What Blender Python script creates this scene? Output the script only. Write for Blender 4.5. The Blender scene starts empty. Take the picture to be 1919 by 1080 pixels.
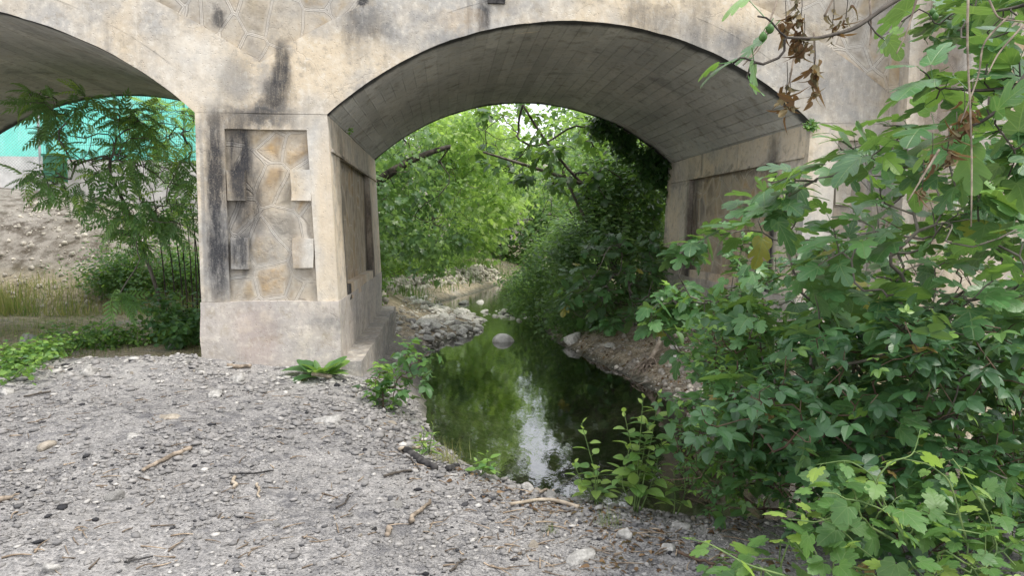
import bpy, math, random
import numpy as np
from mathutils import Vector, Matrix
from mathutils.geometry import tessellate_polygon

R = math.radians
SC = bpy.context.scene
COL = SC.collection
rng = np.random.default_rng(7)

# ------------------------------------------------------------------ camera
CAMZ = 1.6
F_PX, YAW, PIT, ROL = 1320.0, 0.0942, 0.0853, 0.0025
_r = np.array([math.cos(YAW), -math.sin(YAW), 0])
_f = np.array([math.sin(YAW)*math.cos(PIT), math.cos(YAW)*math.cos(PIT), -math.sin(PIT)])
_u = np.cross(_r, _f)
RX = _r*math.cos(ROL) + _u*math.sin(ROL)
UX = -_r*math.sin(ROL) + _u*math.cos(ROL)
EYE = np.array([0, 0, CAMZ])
cd = bpy.data.cameras.new('camera'); cam = bpy.data.objects.new('camera', cd); COL.objects.link(cam)
m = Matrix([[RX[0], UX[0], -_f[0], 0], [RX[1], UX[1], -_f[1], 0], [RX[2], UX[2], -_f[2], CAMZ], [0, 0, 0, 1]])
cam.matrix_world = m
cd.sensor_width = 36; cd.lens = 36*F_PX/1919; cd.clip_start = .05; cd.clip_end = 2000
SC.camera = cam


def ray(px, py):
    d = RX*(px-959.5)/F_PX + UX*(540-py)/F_PX + _f
    return d
def atY(px, py, Y):
    d = ray(px, py); return EYE + d*(Y/d[1])
def atZ(px, py, Z):
    d = ray(px, py); return EYE + d*((Z-CAMZ)/d[2])
def atD(px, py, D):
    return EYE + ray(px, py)*D

# ------------------------------------------------------------------ object helpers
def tag(o, label=None, cat=None, group=None, kind=None):
    if label: o['label'] = label
    if cat: o['category'] = cat
    if group: o['group'] = group
    if kind: o['kind'] = kind
    return o
def empty(name, loc, label, cat, group=None):
    o = bpy.data.objects.new(name, None); COL.objects.link(o)
    o.location = tuple(float(v) for v in loc); o.empty_display_size = .1
    return tag(o, label, cat, group)
def mesh_obj(name, V, faces, mat, parent=None, attrs=None, smooth=False, local=None):
    """V (n,3) world coordinates; faces = list of int arrays (m,k) or of tuples."""
    V = np.asarray(V, dtype=np.float64)
    if parent is not None: V = V - np.array(parent.matrix_basis.translation if parent.parent is None else (0, 0, 0))
    me = bpy.data.meshes.new(name)
    if isinstance(faces, np.ndarray): faces = [faces]
    arrs = []; tot = []
    for f in faces:
        f = np.asarray(f)
        if f.size == 0: continue
        arrs.append(f.reshape(-1)); tot.append(np.full(len(f), f.shape[1]))
    loops = np.concatenate(arrs).astype(np.int32); tot = np.concatenate(tot).astype(np.int32)
    start = np.concatenate([[0], np.cumsum(tot)[:-1]]).astype(np.int32)
    me.vertices.add(len(V)); me.vertices.foreach_set('co', V.astype(np.float32).reshape(-1))
    me.loops.add(len(loops)); me.loops.foreach_set('vertex_index', loops)
    me.polygons.add(len(tot)); me.polygons.foreach_set('loop_start', start)
    try: me.polygons.foreach_set('loop_total', tot)
    except Exception: pass
    if smooth: me.polygons.foreach_set('use_smooth', np.ones(len(tot), dtype=bool))
    if attrs:
        for k, a in attrs.items():
            at = me.attributes.new(k, 'FLOAT', 'POINT'); at.data.foreach_set('value', np.asarray(a, dtype=np.float32))
    me.update(calc_edges=True); me.validate()
    o = bpy.data.objects.new(name, me); COL.objects.link(o)
    if mat: me.materials.append(mat)
    if parent is not None: o.parent = parent
    return o

class MB:
    def __init__(s): s.V = []; s.F = {}; s.A = []; s.n = 0
    def add(s, V, F, a=None):
        V = np.asarray(V, float).reshape(-1, 3)
        fl = F if isinstance(F, list) else [F]
        for f in fl:
            f = np.asarray(f)
            if f.size: s.F.setdefault(f.shape[1], []).append(f + s.n)
        s.V.append(V); s.n += len(V)
        A = np.zeros((len(V), 3)); A[:, 1:] = 9.
        if a is not None:
            a = np.asarray(a, float)
            if a.ndim == 2: A[:] = a
            else: A[:, 0] = a
        s.A.append(A)
        return s
    def build(s, name, mat, parent=None, smooth=False):
        A = np.concatenate(s.A); at = {'var': A[:, 0]}
        if (A[:, 1] < 8).any(): at['lx'] = A[:, 1]; at['ly'] = A[:, 2]
        return mesh_obj(name, np.concatenate(s.V), [np.concatenate(f) for f in s.F.values()], mat, parent, at, smooth)

# ------------------------------------------------------------------ numpy noise
def _hash(ix, iy, iz, seed):
    h = (ix.astype(np.int64)*374761393 + iy.astype(np.int64)*668265263 + iz.astype(np.int64)*2147483647 + seed*974634541) & 0xffffffff
    h = ((h ^ (h >> 13))*1274126177) & 0xffffffff
    h = ((h ^ (h >> 16))*2246822519) & 0xffffffff
    return ((h ^ (h >> 15)) & 0xffffff)/float(0xffffff)
def vnoise(x, y, z=None, seed=0):
    x = np.asarray(x, float); y = np.asarray(y, float)
    z = np.zeros_like(x) if z is None else np.asarray(z, float)
    xi, yi, zi = np.floor(x), np.floor(y), np.floor(z)
    fx, fy, fz = x-xi, y-yi, z-zi
    fx = fx*fx*(3-2*fx); fy = fy*fy*(3-2*fy); fz = fz*fz*(3-2*fz)
    out = 0
    for dx in (0, 1):
        for dy in (0, 1):
            for dz in (0, 1):
                w = (fx if dx else 1-fx)*(fy if dy else 1-fy)*(fz if dz else 1-fz)
                out = out + w*_hash(xi+dx, yi+dy, zi+dz, seed)
    return out*2-1
def fbm(x, y, z=None, seed=0, oct=4):
    s = 0; a = 1; t = 0
    for k in range(oct):
        s = s + a*vnoise(np.asarray(x)*2**k, np.asarray(y)*2**k, None if z is None else np.asarray(z)*2**k, seed+k*17); t += a; a *= .5
    return s/t
def sstep(a, b, x):
    t = np.clip((x-a)/(b-a), 0, 1); return t*t*(3-2*t)

# ------------------------------------------------------------------ node materials
class NT:
    def __init__(s, name):
        s.m = bpy.data.materials.new(name); s.m.use_nodes = True
        s.t = s.m.node_tree; s.t.nodes.clear()
        s.out = s.n('ShaderNodeOutputMaterial')
    def n(s, typ, **kw):
        nd = s.t.nodes.new(typ)
        for k, v in kw.items(): setattr(nd, k, v)
        return nd
    def set(s, sock, v):
        if hasattr(v, 'is_linked') or isinstance(v, bpy.types.NodeSocket): s.t.links.new(v, sock)
        elif v is not None:
            if isinstance(v, (tuple, list)) and len(v) == 3 and sock.type == 'RGBA': v = (*v, 1)
            sock.default_value = v
    def math(s, op, a, b=None, c=None, clamp=False):
        nd = s.n('ShaderNodeMath', operation=op); nd.use_clamp = clamp
        s.set(nd.inputs[0], a)
        if b is not None: s.set(nd.inputs[1], b)
        if c is not None: s.set(nd.inputs[2], c)
        return nd.outputs[0]
    def rng(s, v, a, b, c=0., d=1., smooth=True):
        nd = s.n('ShaderNodeMapRange', interpolation_type='SMOOTHSTEP' if smooth else 'LINEAR')
        s.set(nd.inputs[0], v)
        for i, q in enumerate((a, b, c, d)): s.set(nd.inputs[i+1], q)
        return nd.outputs[0]
    def mix(s, f, a, b, blend='MIX'):
        nd = s.n('ShaderNodeMix', data_type='RGBA', blend_type=blend)
        s.set(nd.inputs[0], f); s.set(nd.inputs[6], a); s.set(nd.inputs[7], b)
        return nd.outputs[2]
    def noise(s, vec, scale, detail=4., rough=.55, dist=0.):
        nd = s.n('ShaderNodeTexNoise'); s.set(nd.inputs['Vector'], vec)
        nd.inputs['Scale'].default_value = scale; nd.inputs['Detail'].default_value = detail
        nd.inputs['Roughness'].default_value = rough; nd.inputs['Distortion'].default_value = dist
        return nd.outputs['Fac']
    def vor(s, vec, scale, feature='F1', out='Distance', rand=1.):
        nd = s.n('ShaderNodeTexVoronoi', feature=feature); s.set(nd.inputs['Vector'], vec)
        nd.inputs['Scale'].default_value = scale; nd.inputs['Randomness'].default_value = rand
        return nd.outputs[out]
    def pos(s): return s.n('ShaderNodeNewGeometry').outputs['Position']
    def xyz(s, v):
        nd = s.n('ShaderNodeSeparateXYZ'); s.set(nd.inputs[0], v); return nd.outputs
    def vscale(s, v, sc):
        nd = s.n('ShaderNodeVectorMath', operation='MULTIPLY'); s.set(nd.inputs[0], v); nd.inputs[1].default_value = sc
        return nd.outputs[0]
    def attr(s, name): return s.n('ShaderNodeAttribute', attribute_name=name).outputs['Fac']
    def ramp(s, f, stops):
        nd = s.n('ShaderNodeValToRGB'); el = nd.color_ramp.elements
        while len(el) < len(stops): el.new(.5)
        for e, (p, c) in zip(el, stops): e.position = p; e.color = (*c, 1)
        s.set(nd.inputs[0], f); return nd.outputs[0]
    def bump(s, h, strength=.5, dist=.02, normal=None):
        nd = s.n('ShaderNodeBump'); s.set(nd.inputs['Height'], h)
        nd.inputs['Strength'].default_value = strength; nd.inputs['Distance'].default_value = dist
        if normal is not None: s.set(nd.inputs['Normal'], normal)
        return nd.outputs[0]
    def bsdf(s, col, rough=.8, normal=None, spec=.3, **kw):
        nd = s.n('ShaderNodeBsdfPrincipled'); s.set(nd.inputs['Base Color'], col); s.set(nd.inputs['Roughness'], rough)
        nd.inputs['Specular IOR Level'].default_value = spec
        if normal is not None: s.set(nd.inputs['Normal'], normal)
        for k, v in kw.items(): s.set(nd.inputs[k], v)
        return nd.outputs[0]
    def done(s, sh): s.t.links.new(sh, s.out.inputs[0]); return s.m

YF, YB = 8.3, 13.8

def concrete(name, stains=(), masonry=0., cream=(.56, .47, .345), grey=(.39, .375, .35), streak=.55, side_stains_shade=(), edge_dark=False,
             boards=False, dark=1., pits=.5, warm=0., smear_s=.55):
    t = NT(name); P = t.pos(); X, Y, Z = t.xyz(P)[0:3]
    big = t.noise(P, .9, 5, .6); mid = t.noise(P, 4.5, 6, .65); fine = t.noise(P, 38, 4, .7)
    col = t.mix(t.rng(big, .38, .64), grey, cream)
    col = t.mix(t.rng(mid, .50, .74, 0, .6), col, (.64, .57, .46))
    col = t.mix(t.rng(mid, .49, .30, 0, .7), col, (.33, .285, .22))
    m2 = t.noise(P, 14, 6, .7); col = t.mix(t.rng(m2, .50, .66, 0, .5), col, (.66, .62, .54)); col = t.mix(t.rng(m2, .46, .34, 0, .5), col, (.27, .245, .21))
    gp = t.noise(P, 1.7, 6, .7); col = t.mix(t.rng(gp, .54, .68, 0, .55), col, (.24, .235, .23))
    h = t.math('MULTIPLY', fine, .25)
    h = t.math('ADD', h, t.math('MULTIPLY', mid, .6))
    if masonry:
        wob = t.n('ShaderNodeVectorMath', operation='ADD'); t.set(wob.inputs[0], P)
        nv = t.n('ShaderNodeTexNoise'); t.set(nv.inputs['Vector'], P); nv.inputs['Scale'].default_value = 2.2
        sc = t.vscale(nv.outputs['Color'], (.07, .07, .07)); t.set(wob.inputs[1], sc); W = wob.outputs[0]
        W2 = t.vscale(W, (1., 1., .82))
        e = t.vor(W2, masonry, 'DISTANCE_TO_EDGE'); cc = t.vor(W2, masonry, 'F1', 'Color')
        cr, cg, cb = t.xyz(cc)[0:3]
        st = t.ramp(cr, [(0, (.24, .225, .20)), (.35, (.33, .285, .215)), (.62, (.36, .28, .175)), (.85, (.42, .28, .13)), (1, (.29, .265, .225))])
        st = t.mix(t.rng(t.noise(P, 7, 6, .65), .34, .66), t.mix(.5, st, (.20, .17, .14)), st)
        smear = t.rng(t.noise(P, 1.9, 6, .62), .36, .60)          # cement smeared over the stones
        smear2 = t.rng(e, .24, .07)
        st = t.mix(t.math('MAXIMUM', t.math('MULTIPLY', smear, smear_s), t.math('MULTIPLY', smear2, smear_s)), st, t.mix(.35, col, (.33, .30, .255)))
        vis = t.rng(t.noise(P, 1.5, 4, .6), .36, .56, .3, 1.)    # joints worn away in patches
        joint = t.math('MULTIPLY', t.rng(e, .046, .034), vis)
        col = t.mix(t.math('MULTIPLY', joint, .75), st, t.mix(.5, col, (.54, .51, .46)))
        line = t.math('MULTIPLY', t.rng(e, .058, .046), t.rng(e, .030, .042))
        line2 = t.rng(e, .011, .004)
        ln = t.math('MULTIPLY', t.math('MAXIMUM', line, line2), vis)
        col = t.mix(t.math('MULTIPLY', ln, .30), col, (.20, .18, .16))
        jh = t.math('MULTIPLY', joint, 1.2)
        stone = t.math('MULTIPLY', t.rng(e, .07, .30), t.math('MULTIPLY', cg, 1.3))
        h = t.math('ADD', h, t.math('ADD', jh, t.math('MULTIPLY', stone, t.math('SUBTRACT', 1.2, smear))))
        h = t.math('SUBTRACT', h, t.math('MULTIPLY', ln, .7))
    # rain streaks
    sv = t.vscale(P, (5.5, 5.5, .42)); s1 = t.noise(sv, 1.0, 5, .6); s2 = t.noise(P, .55, 3, .5)
    sm = t.math('MULTIPLY', t.rng(s1, .53, .72), t.rng(s2, .40, .60))
    col = t.mix(t.math('MULTIPLY', sm, streak), col, (.10, .098, .10))
    s3 = t.noise(t.vscale(P, (9, 9, .5)), 1.0, 4, .6)
    col = t.mix(t.rng(s3, .60, .76, 0, .35), col, (.68, .64, .56))
    if boards:
        a = t.attr('arc')
        fr = t.math('FRACT', t.math('MULTIPLY', a, 1/.16))
        bn = t.noise(t.n('ShaderNodeCombineXYZ').outputs[0], 1)
        cmb = t.n('ShaderNodeCombineXYZ'); t.set(cmb.inputs[0], t.math('MULTIPLY', t.math('FLOOR', t.math('MULTIPLY', a, 1/.16)), 3.7)); t.set(cmb.inputs[1], t.math('MULTIPLY', Y, .10))
        bt = t.noise(cmb.outputs[0], 1.0, 2, .5)
        col = t.mix(t.rng(bt, .38, .65, 0, .28), col, (.20, .196, .19))
        gl = t.math('MAXIMUM', t.rng(fr, .09, .02), t.rng(fr, .93, .985))
        # cement film that hides the board marks in patches
        gl = t.math('MULTIPLY', gl, t.rng(t.noise(P, 1.3, 3, .5), .36, .56))
        col = t.mix(t.math('MULTIPLY', gl, .18), col, (.10, .10, .098))
        h = t.math('SUBTRACT', h, t.math('MULTIPLY', gl, .8))
        soot = t.rng(t.noise(t.vscale(P, (1.2, .5, 1.2)), .8, 5, .65), .36, .66)
        col = t.mix(t.math('MULTIPLY', soot, .34), col, (.12, .122, .125))
        lime = t.rng(t.noise(t.vscale(P, (.8, 2.2, .8)), 1.1, 4, .6), .58, .74)
        col = t.mix(t.math('MULTIPLY', lime, .28), col, (.42, .41, .39))
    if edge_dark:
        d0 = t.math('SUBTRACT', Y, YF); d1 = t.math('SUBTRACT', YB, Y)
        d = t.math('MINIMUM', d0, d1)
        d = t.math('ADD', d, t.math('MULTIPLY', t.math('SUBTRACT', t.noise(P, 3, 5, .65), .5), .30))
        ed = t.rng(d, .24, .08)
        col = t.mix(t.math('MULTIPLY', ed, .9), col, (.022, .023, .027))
    if stains or side_stains_shade:
        w1 = t.math('MULTIPLY', t.math('SUBTRACT', t.noise(t.vscale(P, (3, 3, 1.0)), 1.0, 6, .7), .5), .5)
        w2 = t.math('MULTIPLY', t.math('SUBTRACT', t.noise(P, 2.6, 6, .7), .5), .6)
        patch = t.rng(t.noise(t.vscale(P, (9, 9, 2.2)), 1, 5, .65), .34, .52, .62, 1)
        patch = t.math('MULTIPLY', patch, t.rng(t.noise(t.vscale(P, (42, 42, 6)), 1, 5, .7), .32, .50, .78, 1))
        patch = t.math('MULTIPLY', patch, t.rng(t.noise(P, 60, 3, .7), .30, .46, .6, 1))
        for kind, lst in (('x', stains), ('y', side_stains_shade)):
            for (a0, z0, a1, z1, s, c) in lst:
                A = X if kind == 'x' else Y
                dx = t.math('DIVIDE', t.math('ABSOLUTE', t.math('ADD', t.math('SUBTRACT', A, (a0+a1)/2), t.math('MULTIPLY', w1, min(.8, abs(a1-a0)*1.5)))), max(.02, abs(a1-a0)/2))
                dz = t.math('DIVIDE', t.math('ABSOLUTE', t.math('ADD', t.math('SUBTRACT', Z, (z0+z1)/2), w2)), max(.02, abs(z1-z0)/2))
                mk = t.rng(t.math('POWER', t.math('ADD', t.math('POWER', dx, 3.), t.math('POWER', dz, 3.)), .333), 1.45, .55)
                mk = t.math('MULTIPLY', t.math('MULTIPLY', mk, patch), s)
                col = t.mix(mk, col, c)
    ck = t.n('ShaderNodeVectorMath', operation='ADD'); t.set(ck.inputs[0], P); nk = t.n('ShaderNodeTexNoise'); t.set(nk.inputs['Vector'], P); nk.inputs['Scale'].default_value = 3.5; nk.inputs['Detail'].default_value = 5
    t.set(ck.inputs[1], t.vscale(nk.outputs['Color'], (.35, .35, .35)))
    crk = t.math('MULTIPLY', t.rng(t.vor(ck.outputs[0], .75, 'DISTANCE_TO_EDGE'), .0055, .0015), t.rng(t.noise(P, .9, 2, .5), .50, .56))
    col = t.mix(t.math('MULTIPLY', crk, .10), col, (.10, .09, .08)); h = t.math('SUBTRACT', h, t.math('MULTIPLY', crk, .2))
    if dark != 1.: col = t.mix(1., col, (dark, dark, dark), 'MULTIPLY')
    pit = t.vor(P, 26, 'F1'); h = t.math('SUBTRACT', h, t.math('MULTIPLY', t.rng(pit, .22, .05), pits))
    nrm = t.bump(h, .55, .022)
    return t.done(t.bsdf(col, .9, nrm, .2))

def leaf_mat(name, stops, trans=.35, rough=.42, tcol=(.30, .48, .06), spec=.45, veins=0):
    t = NT(name); v = t.attr('var'); geo = t.n('ShaderNodeNewGeometry')
    col = t.ramp(v, stops)
    nz = t.noise(geo.outputs['Position'], 22, 3, .6)
    col = t.mix(t.rng(nz, .35, .7, 0, .35), col, t.mix(1., col, (1.5, 1.45, 1.2), 'MULTIPLY'))
    col = t.mix(t.math('MULTIPLY', geo.outputs['Backfacing'], .45), col, t.mix(.5, col, (.17, .23, .12)))
    hgt = nz
    if veins:
        lx = t.math('ABSOLUTE', t.attr('lx')); ly = t.math('SUBTRACT', t.attr('ly'), .04)
        vm = t.rng(lx, .020, .006)
        if veins == 1:
            for an in (36, 74):
                c_, s_ = math.cos(R(an)), math.sin(R(an))
                dd = t.math('ABSOLUTE', t.math('SUBTRACT', t.math('MULTIPLY', lx, c_), t.math('MULTIPLY', ly, s_)))
                vm = t.math('MAXIMUM', vm, t.rng(dd, .018, .006))
        q = t.math('FRACT', t.math('MULTIPLY', t.math('SUBTRACT', ly, t.math('MULTIPLY', lx, .75)), 7.))
        sv = t.math('MULTIPLY', t.rng(t.math('ABSOLUTE', t.math('SUBTRACT', q, .5)), .10, .02), .45)
        vm = t.math('MULTIPLY', t.math('MAXIMUM', vm, sv), t.math('LESS_THAN', lx, 5))
        col = t.mix(t.math('MULTIPLY', vm, .55), col, (.17, .25, .10))
        hgt = t.math('SUBTRACT', nz, t.math('MULTIPLY', vm, 1.2))
    b = t.bsdf(col, rough, t.bump(hgt, .4, .005), spec)
    tr = t.n('ShaderNodeBsdfTranslucent'); t.set(tr.inputs[0], t.mix(.55, t.mix(1., col, (2.2, 2.4, 1.2), 'MULTIPLY'), tcol))
    mx = t.n('ShaderNodeMixShader'); mx.inputs[0].default_value = trans
    t.t.links.new(b, mx.inputs[1]); t.t.links.new(tr.outputs[0], mx.inputs[2])
    return t.done(mx.outputs[0])

def plain(name, c1, c2, scale=8., rough=.85, bump=.4, dist=.01, spec=.25, detail=5, stretch=(1, 1, 1), attr=False, objc=False):
    t = NT(name)
    P = t.n('ShaderNodeTexCoord').outputs['Object'] if objc else t.pos()
    P = t.vscale(P, stretch)
    nz = t.noise(P, scale, detail, .62)
    col = t.mix(t.rng(nz, .35, .66), c1, c2)
    if attr: col = t.mix(1., col, t.ramp(t.attr('var'), attr), 'MULTIPLY')
    return t.done(t.bsdf(col, rough, t.bump(nz, bump, dist), spec))

MAT = {}
G = [(0, (.022, .060, .020)), (.5, (.042, .105, .032)), (.8, (.070, .150, .038)), (1, (.17, .29, .045))]
MAT['fig'] = leaf_mat('fig_leaf', [(0, (.028, .080, .032)), (.45, (.056, .145, .050)), (.78, (.090, .20, .056)), (.975, (.19, .33, .055)), (1, (.27, .25, .06))], .22, .36, veins=1)
MAT['fig_far'] = leaf_mat('fig_leaf_far', [(0, (.020, .055, .020)), (.5, (.042, .105, .030)), (1, (.12, .22, .045))], .35, .4)
MAT['bramble'] = leaf_mat('bramble_leaf', [(0, (.024, .066, .030)), (.5, (.042, .108, .044)), (.85, (.070, .15, .05)), (.975, (.17, .28, .06)), (1, (.26, .18, .07))], .22, .4)
MAT['bright'] = leaf_mat('bright_leaf', [(0, (.080, .150, .045)), (.5, (.16, .265, .075)), (1, (.29, .40, .105))], .5, .42, (.32, .46, .12))
MAT['ailanthus'] = leaf_mat('pinnate_leaf', [(0, (.095, .185, .095)), (.5, (.155, .28, .115)), (.8, (.23, .36, .12)), (1, (.44, .58, .12))], .5, .36, (.32, .48, .12))
MAT['maple'] = leaf_mat('maple_leaf', [(0, (.045, .100, .045)), (.5, (.098, .185, .072)), (1, (.22, .33, .095))], .42, .38, (.30, .45, .12))
MAT['dark'] = leaf_mat('dark_leaf', [(0, (.022, .058, .024)), (.5, (.046, .110, .040)), (1, (.10, .19, .055))], .35, .36)
MAT['vine'] = leaf_mat('vine_leaf', [(0, (.042, .108, .034)), (.6, (.075, .165, .045)), (1, (.24, .34, .075))], .34, .45, veins=1)
MAT['weed'] = leaf_mat('weed_leaf', [(0, (.035, .090, .040)), (.5, (.065, .15, .050)), (1, (.17, .29, .06))], .35, .45)
MAT['grass'] = leaf_mat('grass_blade', [(0, (.040, .095, .024)), (.5, (.085, .15, .036)), (.7, (.22, .20, .09)), (1, (.38, .31, .17))], .3, .6)
MAT['dead'] = leaf_mat('dead_leaf', [(0, (.06, .035, .020)), (.5, (.13, .08, .045)), (1, (.26, .18, .11))], .2, .8, (.25, .12, .04), .2)
MAT['bark'] = plain('grey_bark', (.085, .075, .062), (.20, .18, .155), 9, .9, .7, .012, stretch=(1, 1, .35))
MAT['darkbark'] = plain('dark_bark', (.035, .030, .026), (.095, .082, .068), 12, .9, .6, .01, stretch=(1, 1, .4))
MAT['greenstem'] = plain('green_stem', (.075, .13, .040), (.14, .20, .065), 14, .6, .2, .004)
MAT['redstem'] = plain('reddish_stem', (.055, .036, .026), (.12, .080, .055), 14, .7, .3, .004)
MAT['drystick'] = plain('dry_stick', (.13, .105, .080), (.34, .28, .22), 16, .92, .6, .006, stretch=(1, 1, 1))
MAT['palestick'] = plain('pale_stick', (.24, .195, .145), (.44, .38, .30), 16, .9, .5, .005)
MAT['char'] = plain('charred_wood', (.012, .012, .013), (.07, .066, .064), 14, .8, .8, .01)
MAT['rock'] = plain('limestone', (.22, .213, .20), (.43, .418, .395), 22, .95, .9, .02, objc=True, detail=8)
MAT['rockbrown'] = plain('brown_stone', (.20, .175, .14), (.36, .32, .265), 22, .92, .6, .02, objc=True)
MAT['cobble'] = plain('pale_cobble', (.40, .385, .35), (.70, .68, .63), 6, .85, .4, .01, objc=True)
MAT['cobblegrey'] = plain('grey_cobble', (.22, .215, .20), (.40, .39, .36), 6, .85, .4, .01, objc=True)

# ------------------------------------------------------------------ terrain
WZ = -0.70; YF_ = 8.3
WATER = np.array([(9, 2.2), (7, 3.6), (4.4, 4.5), (2.7, 4.7), (1.7, 4.85), (.95, 5.25), (.35, 6.0), (-.1, 7.3), (-.26, 8.8), (-.38, 11), (-.45, 13.3),
                  (0.05, 14.3), (.62, 15.3), (.92, 17.2), (.45, 18.8), (-.3, 20.0), (-.55, 20.6), (-.1, 22), (1.05, 25), (2.7, 30), (4.6, 36), (8, 45),
                  (10.5, 45), (6.6, 36), (4.6, 31), (3.2, 26), (2.55, 21), (2.4, 17.5), (2.15, 14.3), (2.45, 12.4), (2.75, 11), (3.0, 9.3), (3.2, 8.0), (4.2, 6.9), (7, 5.9), (9.5, 5.2)], float)

def sdist(x, y):
    """signed distance to the water polygon, positive on land"""
    P = np.stack([np.ravel(x), np.ravel(y)], 1); best = np.full(len(P), 1e9); ins = np.zeros(len(P), bool)
    A = WATER; B = np.roll(WATER, -1, 0)
    for a, b in zip(A, B):
        ab = b-a; t = np.clip(((P-a)@ab)/(ab@ab), 0, 1)
        best = np.minimum(best, np.hypot(*(P-(a+t[:, None]*ab)).T))
        c = (a[1] > P[:, 1]) != (b[1] > P[:, 1])
        with np.errstate(divide='ignore', invalid='ignore'):
            xi = a[0]+(P[:, 1]-a[1])*(b[0]-a[0])/(b[1]-a[1] if b[1] != a[1] else 1e-9)
        ins ^= c & (P[:, 0] < xi)
    return np.where(ins, -best, best).reshape(np.shape(x))

def zones(x, y):
    """land kind weights"""
    mound = (1-sstep(8.7, 9.5, y))*(1-sstep(4.2, 5.2, x+.25*(y-4)))
    bar = np.exp(-(((x+.1)/1.15)**4+((y-17.1)/3.4)**4))
    return mound, bar

def height(x, y, detail=True):
    x = np.asarray(x, float); y = np.asarray(y, float)
    d = sdist(x, y) + .10*fbm(x*1.7, y*1.7, seed=3, oct=3)
    mound, bar = zones(x, y)
    H = np.zeros_like(x)
    # mound
    cr = .13*np.exp(-((y-8.05+.12*(x+3.4))/.75)**2)*sstep(-2.1, -3.2, x)
    Hm = .02*(y-5)*.3 + cr + .055*fbm(x*.8, y*.8, seed=11) + .05*fbm(x*2.2, y*2.2, seed=12) + .06*np.exp(-np.abs(YF_-y)/.22)*(x > -3.1)*(x < -1.2) - .10*sstep(-3.5, -6.5, x)*sstep(5.5, 7.5, y)
    Hm = Hm - .05*sstep(3.5, 1.5, y)
    # field in and beyond the left arch
    left = sstep(-2.2, -3.4, x)
    slope = sstep(14.6, 20.2, y)*3.5 + .25*fbm(x*.7, y*.7, seed=21)*sstep(14.5, 17, y)
    Hf = -.13 + .035*fbm(x*1.2, y*1.2, seed=22) + slope
    # banks beyond the bridge
    Hb = np.where(x < .8, .35 + .9*sstep(-1.2, -3.0, x) + .4*sstep(20, 32, y), .35+.9*sstep(3.2, 6, x)) + .12*fbm(x, y, seed=31)
    hill = sstep(42, 85, y)*11 + sstep(8, 30, x)*5*sstep(15, 25, y) + sstep(-9, -30, x)*2*sstep(22, 40, y)
    inb = (1-sstep(13.6, 15.2, y))
    Hin = np.where(x > 1, .05, -.30)                                   # under the main arch
    Hr = np.where(x > 1.6, Hin*inb*sstep(8.0, 9.0, y) + .25*(1-sstep(8.0, 9.0, y)), Hin)
    H = Hm*(1-sstep(8.4, 9.5, y)) + sstep(8.4, 9.5, y)*(left*Hf + (1-left)*(Hr*inb + (1-inb)*Hb))
    H = np.where((y < 8.4) & (x > 3.6), .3+0*H, H) if False else H
    far = sstep(13.8, 15.5, y)
    H = H*(1-far) + far*(left*Hf+(1-left)*Hb)
    H = H + hill
    H = H*(1-bar) + bar*(-.50 + .05*fbm(x*2, y*2, seed=41))
    s = np.where(mound > .5, 1.15, .62)
    top = np.maximum(H+.7, .06)
    h = np.where(d > 0, WZ + top*(1-np.exp(-np.maximum(d, 0)*s/top)), WZ + np.maximum(d*.38, -.62))
    if detail:
        h = h + (mound*(.018*fbm(x*7, y*7, seed=51, oct=3)) + (1-mound)*.02*fbm(x*5, y*5, seed=52, oct=3))*sstep(-.3, .2, d)
    return h
def hz(x, y): return float(height(np.array([x]), np.array([y]))[0])
def axis(segs):
    out = []
    for a, b, s in segs: out.append(np.arange(a, b, s))
    out.append([segs[-1][1]]); return np.concatenate(out)
gx = axis([(-140, -40, 12), (-40, -12, 2), (-12, -6.5, .4), (-6.5, 4.5, .045), (4.5, 8, .15), (8, 16, .6), (16, 60, 4), (60, 160, 12)])
gy = axis([(-60, -8, 6), (-8, 1, .6), (1, 2.4, .12), (2.4, 9.6, .042), (9.6, 16, .08), (16, 24, .16), (24, 40, .5), (40, 100, 3), (100, 260, 14)])
GX, GY = np.meshgrid(gx, gy)
GZ = height(GX, GY)
nx, ny = len(gx), len(gy)
def zgrid(x, y):
    i = np.clip(np.searchsorted(gx, x)-1, 0, nx-2); j = np.clip(np.searchsorted(gy, y)-1, 0, ny-2)
    u = np.clip((x-gx[i])/(gx[i+1]-gx[i]), 0, 1); v = np.clip((y-gy[j])/(gy[j+1]-gy[j]), 0, 1)
    return GZ[j, i]*(1-u)*(1-v)+GZ[j, i+1]*u*(1-v)+GZ[j+1, i]*(1-u)*v+GZ[j+1, i+1]*u*v
def ground_at(px, py):
    d = ray(px, py); t0, t1 = 1.5, 40.
    for n_ in (200, 30, 12):
        ts = np.linspace(t0, t1, n_); P = EYE + ts[:, None]*d; h = zgrid(P[:, 0], P[:, 1]); below = np.where(P[:, 2] < h)[0]
        k = below[0] if len(below) else n_-1
        t0, t1 = ts[max(0, k-1)], ts[k]
    p = P[k]; return np.array([p[0], p[1], h[k]])
idx = np.arange(nx*ny).reshape(ny, nx)
quads = np.stack([idx[:-1, :-1], idx[:-1, 1:], idx[1:, 1:], idx[1:, :-1]], -1).reshape(-1, 4)
mound, bar = zones(GX, GY)
sd = sdist(GX, GY)
grassy = np.clip((1-mound)*sstep(.3, 1.2, sd)*(1-bar)*(.55+.9*fbm(GX*.9, GY*.9, seed=61)), 0, 1)
grassy *= np.where((GY > 8.4) & (GY < 14) & (GX > -3.0) & (GX < 5), .0, 1.)
wet = sstep(.22, -.02, sd)
crest = np.clip(np.exp(-((GY-8.1)/1.3)**2)*(GX < 0) + .8*np.exp(-((sd-.55)/.4)**2), 0, 1)
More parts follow.
